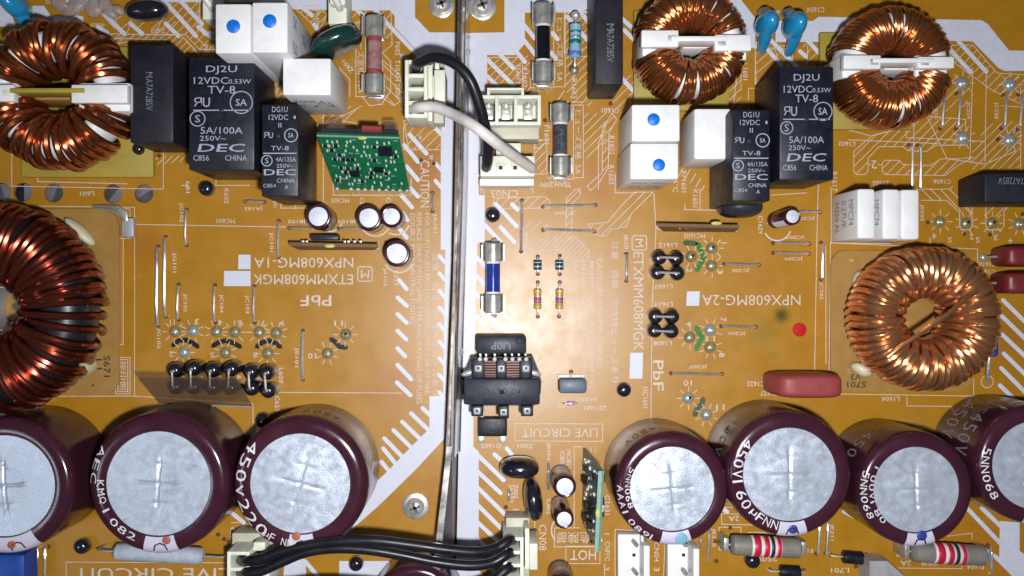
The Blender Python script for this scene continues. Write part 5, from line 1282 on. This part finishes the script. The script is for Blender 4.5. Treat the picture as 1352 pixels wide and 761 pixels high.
# ------------------------------------------------------------------ bare wire jumpers
def jumper(x0, y0, x1, y1, label, r=1.6, z=5):
    a, b = W(x0, y0, 0), W(x1, y1, 0); c = (a+b)/2; d = b-a; L = d.length
    e = bpy.data.objects
    m = MB().tube([(-L/2, 0, -3), (-L/2, 0, z-2), (-L/2+2, 0, z), (-L*.2, .3, z+.8), (L*.2, -.3, z+.6), (L/2-2, 0, z), (L/2, 0, z-2), (L/2, 0, -3)], r, 7)
    o = obj('wire_jumper', m, jumper_m); o.location = (c.x*U, c.y*U, 0); o.rotation_euler = (0, 0, math.atan2(d.y, d.x))
    tag(o, label, 'wire', 'bare wire jumpers'); return o
for x0, y0, x1, y1, n in [(246.5,278,246.5,323,'JC102'),(219,315,219,417,'JG101'),(209,328,209,429,'JG102'),(236,378,236,421,'JC105'),(284,379,284,424,'JC104'),(336,380,336,424,'JC103'),(368,293,368,339,'JC101'),(325,266,349,267,'JA103'),
    (383,301.5,412,301.5,'JB102'),(448,302,479,302,'JB101'),(400,439,400,500,'JE101'),(571,256,571,278,'JA101'),(689,266,688,331,'JE203'),(718,273,785,271.5,'JE204'),(718,304,785,305.5,'JE205'),(827,337,827,370,'JB201'),
    (958,349,1001,350,'JC205'),(954,431,997,432,'JC206'),(888,493,952,494,'JE207'),(1023,321,1067,322,'JC203'),(1023,334,1067,335,'JC204'),(1084,323,1084,368,'JC202'),(1054,280,1082,280,'JC201')]:
    jumper(x0, y0, x1, y1, f'bare wire jumper beside the printed mark {n}', r=2.2 if n in ('JG101', 'JG102', 'JE101') else 1.7)
for x0, y0, x1, y1, lab in [(1244,126,1242,168,'bare wire jumper beside the mark JC230'),(1265,126,1263,168,'bare wire jumper beside the mark JC229'),(1326,128,1324,168,'bare wire jumper beside the mark JC228'),(1346,128,1344,169,'bare wire jumper at the frame edge beside JC228'),
    (1202,194,1202,250,'long bare wire over the row of three white blocks, nearer the choke coil'),(1213,194,1213,250,'long bare wire over the row of three white blocks, farther from the choke coil'),
    (1080,688,1079,730,'bare wire beside the mark JE211, nearer the banded grey resistor'),(1091,688,1090,731,'bare wire beside the mark JE211, farther from the banded grey resistor'),(924,708,924,722,'short bare wire touching the white socket housing'),(935,700,934,740,'bare wire beside the mark JE210'),
    (1305,722,1307,757,'lone bent bare wire at the end of the banded resistor near the corner'),(52,722,51,775,'bright thick bare wire beside the blue block'),(62,722,62,775,'greenish bare wire, second from the blue block'),
    (672,646,672,660,'short bare wire beside the mark JA202'),(724,612,724,645,'bare wire beneath the mark JB203')]: jumper(x0, y0, x1, y1, lab, r=1.9)
q = W(15, 745, 40); e = thing('blue_block', 'deep blue block cut off by the frame under the half-cut maroon capacitor', 'component', (q.x, q.y, 0))
a, b = W(-30, 800, 40), W(32, 732, 40); obj('case', MB().box(a.x, b.x, a.y, b.y, .5, 40, 6), deepblue_m, e, org=(q.x, q.y, 0))
q = W(1310, 470, 20); e = thing('blue_resistor', 'small dark blue part on a bare lead peeking out beside the bronze coil', 'resistor', (q.x, q.y, 0))
a, b = W(1303, 472, 30), W(1320, 442, 30); obj('body', MB().box(a.x, b.x, a.y, b.y, 12, 30, 4), deepblue_m, e, org=(q.x, q.y, 0))
obj('lead_wire', MB().tube([W(1306, 468, 22), W(1305, 480, 22), W(1304, 497, 16), W(1303, 504, 0)], 2.4, 8), zincm, e, org=(q.x, q.y, 0))
# cloudy glue at the top edge
q = W(105, 6, 12); e = thing('glue_mound', 'cloudy clear glue mound at the frame edge over the dark choke coil', 'glue', (q.x, q.y, 0))
m = MB()
for i, (x, y, r_) in enumerate(((82,2,16),(100,4,18),(122,6,16),(140,8,15),(152,12,10),(112,-6,20))):
    p = W(x, y, 6); m.ell((p.x, p.y, 2+i*.3), r_*1.1, r_*.75, 8, 20, 10, lump=.3, seed=i, rot=i*.7)
obj('glue_body', m, gluefog_m, e, org=(q.x, q.y, 0))

# ------------------------------------------------------------------ screws
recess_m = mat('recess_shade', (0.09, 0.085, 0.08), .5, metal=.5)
def screw(px, py, r, label, washer):
    q = W(px, py, 8); e = thing('screw', label, 'screw', (q.x, q.y, 0), 'cross head screws')
    obj('washer', MB().lathe([(r, .2), (r, 2.4), (r*.9, 3.2), (r*.6, 3.2)], 32), washer, e)
    rh = r*.66; prof = [(rh, 3.2), (rh*1.02, 6), (rh*.9, 9.5), (rh*.6, 12), (rh*.28, 12.8)]
    m = MB().lathe(prof+[(rh*.24, 9.5), (0, 9.0)], 28, caps=False); h_ = obj('screw_head', m, tin_m, e)
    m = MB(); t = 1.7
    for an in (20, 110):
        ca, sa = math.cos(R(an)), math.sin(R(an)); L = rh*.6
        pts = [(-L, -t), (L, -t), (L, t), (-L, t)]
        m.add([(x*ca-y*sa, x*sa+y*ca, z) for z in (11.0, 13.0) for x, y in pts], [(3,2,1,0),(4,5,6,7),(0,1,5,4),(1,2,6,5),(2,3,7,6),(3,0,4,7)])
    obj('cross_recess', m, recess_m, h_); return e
screw(548, 670, 17.5, 'cross head screw with pale washer in the bare triangle beside the maroon capacitor', dulltin_m)
screw(583, 5, 17, 'cross head screw at the frame edge on the fuse side of the divider', dulltin_m); screw(637, 7, 18, 'cross head screw at the frame edge on the black fuse side of the divider', dulltin_m)
# ------------------------------------------------------------------ connectors
def wbox(m, r, z0, z1, bev=.8, zz=None):
    """box whose top face fills the pixel rectangle r at height z1"""
    a, b = W(r[0], r[3], zz or z1), W(r[2], r[1], zz or z1); return m.box(a.x, b.x, a.y, b.y, z0, z1, bev)
def frame_cells(m, xs, ys, z0, z1, t):
    """walls of an open housing: grid lines xs, ys (pixels), wall thickness t"""
    for x in xs: wbox(m, (x-t/2, ys[0]-t/2, x+t/2, ys[-1]+t/2), z0, z1, .5)
    for y in ys:
        for a, b in zip(xs[:-1], xs[1:]): wbox(m, (a+t/2, y-t/2, b-t/2, y+t/2), z0, z1-.4, .3)
q = W(566, 118, 40); org = (q.x, q.y, 0)
e = thing('plug_connector', 'four way cream plug holding one black and one white wire, beside the divider', 'connector', org)
m = MB(); frame_cells(m, (537, 562), (82, 100, 118, 136, 153), 12, 82, 5); wbox(m, (536, 80, 563, 154), 8, 40, 1); obj('housing', m, cream_pl, e, org=org)
m = MB(); wbox(m, (565, 86, 571, 160), 8, 66, 1); wbox(m, (573, 92, 588, 134), 20, 72, 2); wbox(m, (570, 100, 574, 128), 20, 60, .6); wbox(m, (574, 82, 580, 92), 20, 60, .8); obj('latch', m, cream_pl, e, org=org)
m = MB(); wbox(m, (541, 84, 586, 163), 2, 30, 1); obj('socket', m, dimcream_pl, e, org=org)
q = W(675, 150, 40); org = (q.x, q.y, 0)
e = thing('pin_header', 'empty three way cream header with metal tabs in open cells', 'connector', org)
m = MB(); frame_cells(m, (635, 656, 681, 712), (128, 163), 8, 66, 4.5); wbox(m, (634, 126, 713, 165), 2, 22, 1); obj('housing', m, cream_pl, e, org=org)
m = MB(); wbox(m, (634, 166, 712, 184), 2, 42, 1); obj('apron', m, dimcream_pl, e, org=org)
m = MB(); wbox(m, (643, 116, 692, 119), 2, 62, .6); wbox(m, (643, 119.3, 647, 126), 2, 62, .6); wbox(m, (688, 119.3, 692, 126), 2, 62, .6); obj('latch_loop', m, cream_pl, e, org=org)
for x in (645, 668, 697):
    m = MB(); p = W(x, 147, 30); m.box(p.x-6, p.x+6, p.y-12, p.y+2, 24, 34, 1); m.ell((p.x, p.y+4, 34), 6, 5, 6, 12, 8, lump=.2, seed=x); m.box(p.x-1.5, p.x+1.5, p.y+2, p.y+6, 30, 50, .5); obj('metal_tab', m, tin_m, e, org=org)
q = W(670, 225, 30); org = (q.x, q.y, 0)
e = thing('plug_connector', 'white four way plug over the mark CN05 taking the black and white wires', 'connector', org)
m = MB(); wbox(m, (634, 206, 706, 233), 2, 46, 1.5); obj('housing', m, cream_pl, e, org=org)
m = MB(); wbox(m, (633, 236, 705, 245.5), 2, 30, 1); obj('front_ledge', m, white_pl, e, org=org)
m = MB(); wbox(m, (655, 189, 688, 203), 2, 52, 1.2); obj('rear_latch', m, cream_pl, e, org=org)
for x in (643, 661, 680, 697):
    p = W(x, 222, 46); m = MB(); m.box(p.x-5.6, p.x+5.6, p.y-6, p.y+6, 46, 48, .6); o = obj('socket_cell', m, cream_pl, e, org=org)
    obj('socket_hole', MB().box(p.x-2.4, p.x+2.4, p.y-2.4, p.y+2.4, 48, 48.6), black_pl, o, org=org)
def wire(label, pts, r, m_, group=None, name='lead_cable', cat='wire', seg=12, n=10, flat=1):
    P = [W(x, y, z) for x, y, z in pts]; out = []
    Q = [P[0]*2-P[1]]+P+[P[-1]*2-P[-2]]
    for i in range(1, len(Q)-2):
        p0, p1, p2, p3 = Q[i-1:i+3]
        for k in range(n):
            t = k/n; out.append(.5*((2*p1)+(p2-p0)*t+(2*p0-5*p1+4*p2-p3)*t*t+(3*p1-p0-3*p2+p3)*t**3))
    out.append(P[-1]); o = obj(name, MB().tube(out, r, seg), m_, org=tuple(P[0]))
    o.location = P[0]*U; return tag(o, label, cat, group)
wire('thick black insulated wire arching over the divider between two cream plugs', [(549,90,55), (549,87,82), (556,82,104), (575,76,118), (600,84,128), (620,105,128), (632,135,118), (640,165,104), (645,190,86), (644,212,66), (642,222,45)], 6.6, wire_black)
wire('white insulated wire crossing the divider and the black wire', [(547,146,55), (547,144,80), (555,142,96), (575,142,104), (600,152,122), (622,164,148), (645,181,150), (668,199,120), (688,213,84), (700,221,60), (702,223,46)], 6.6, wire_white)
# lower cables and plugs
q = W(690, 725, 40); org = (q.x, q.y, 0)
e = thing('plug_connector', 'cream plug beside the mark CN08 with three black wires', 'connector', org)
m = MB(); frame_cells(m, (667, 689), (712, 730, 747, 764, 782), 12, 84, 4.5); wbox(m, (664, 710, 690, 790), 8, 40, 1); obj('housing', m, cream_pl, e, org=org)
m = MB(); wbox(m, (668, 684, 699, 790), 2, 36, 1); obj('socket', m, dimcream_pl, e, org=org)
m = MB(); wbox(m, (693, 698, 699, 752), 10, 76, 1); wbox(m, (699, 718, 710, 753), 20, 82, 1.5); obj('latch', m, cream_pl, e, org=org)
q = W(330, 735, 40); org = (q.x, q.y, 0)
e = thing('plug_connector', 'pale plug beside the mark CN02 with three black wires', 'connector', org)
m = MB(); frame_cells(m, (302, 327), (731, 752, 773, 794), 12, 84, 4.5); wbox(m, (301, 729, 329, 800), 8, 40, 1); obj('housing', m, cream_pl, e, org=org)
m = MB(); wbox(m, (306, 704, 362, 800), 2, 40, 2); obj('socket', m, dimcream_pl, e, org=org)
m = MB(); wbox(m, (334, 716, 350, 728), 20, 66, 2); wbox(m, (340, 742, 356, 790), 20, 66, 2); obj('latch', m, cream_pl, e, org=org)
GC = 'black cables between two plugs along the lower edge'
wire('black cable of the bundle lying uppermost, along the bare triangle with the screw', [(318,742,60), (326,741,86), (345,738,96), (375,727,104), (410,719,112), (450,714.5,116), (495,714,118), (540,719,116), (590,726,112), (630,729,106), (655,724,98), (672,714,90), (677,713,60)], 6.3, wire_black, GC)
wire('black cable of the bundle lying in the middle', [(318,756,60), (326,756,86), (345,754,94), (370,743,100), (405,729,104), (445,724,106), (490,726.5,106), (530,733,104), (575,742,102), (620,747,98), (650,743,92), (670,732,86), (677,730,60)], 6.3, wire_black, GC)
wire('black cable of the bundle lying lowest, partly below the frame', [(318,782,60), (326,782,86), (350,780,92), (385,776,92), (430,772,92), (480,774,92), (530,778,92), (590,782,92), (640,773,88), (670,751,84), (677,750,60)], 6.3, wire_black, GC)
GS = 'white two pin sockets over the frame edge'
for dx, dy, lab in ((0, 0, 'white two pin socket beside the mark CNPFC'), (65.5, 13, 'white two pin socket beside the mark CN04, under the maroon capacitor')):
    q = W(835+dx, 735, 20); org = (q.x, q.y, 0); e = thing('pin_socket', lab, 'socket', org, GS)
    m = MB(); wbox(m, (816+dx, 706+dy, 846+dx, 800), 2, 20, 1.2); obj('housing', m, white_pl, e, org=org)
    m = MB(); wbox(m, (850+dx, 721+dy*.3, 858+dx, 800), 2, 54, 1); wbox(m, (846.5+dx, 706+dy, 850+dx, 800), 2, 34, .6); obj('side_wall', m, white_pl, e, org=org)
    for y in (714, 752):
        p = W(836+dx, y, 20); t = W(842+dx, y+9, 62); obj('pin', MB().tube([(p.x, p.y, 16), (t.x, t.y, 54)], 3.0, 4), darkpin_m, e, org=org)
    p = W(837+dx, 733, 20); obj('vent_hole', MB().box(p.x-2, p.x+2, p.y-2, p.y+2, 19.6, 20.4), black_pl, e, org=org)
for r, lab in (((267,-30,284,26), 'pale nylon connector at the frame edge beside the white block with a blue dot'), ((433,-30,458,32), 'pale nylon connector at the frame edge over the dark green disc')):
    q = W((r[0]+r[2])/2, 10, 30); org = (q.x, q.y, 0); e = thing('terminal_post', lab, 'connector', org, 'pale nylon connectors at the frame edge')
    m = MB(); wbox(m, (r[0], r[1], r[2], r[3]), 2, 44, 2); obj('housing', m, cream_pl, e, org=org)
    m = MB(); wbox(m, (r[0]+2, -30, r[2]-2, r[1]+36), 44.3, 62, 2); p = W((r[0]+r[2])/2-2, 4, 62); obj('cap', m, cream_pl, e, org=org)
    obj('wire_end', MB().tube([(p.x-6, p.y+22, 66), (p.x-3, p.y+8, 70), (p.x+3, p.y-2, 62), (p.x+3, p.y-4, 50)], 4.5, 10), wire_white, e, org=org)

# a thing made of a single part is that part itself
for e in [o for o in C.objects if o.type == 'EMPTY' and o.parent is None]:
    ch = list(e.children)
    if len(ch) == 1 and not ch[0].children:
        c = ch[0]; nm = e.name; c.parent = None
        c.location = e.location; c.rotation_euler = e.rotation_euler
        for k in ('label', 'category', 'group'):
            if k in e: c[k] = e[k]
        bpy.data.objects.remove(e); c.name = nm
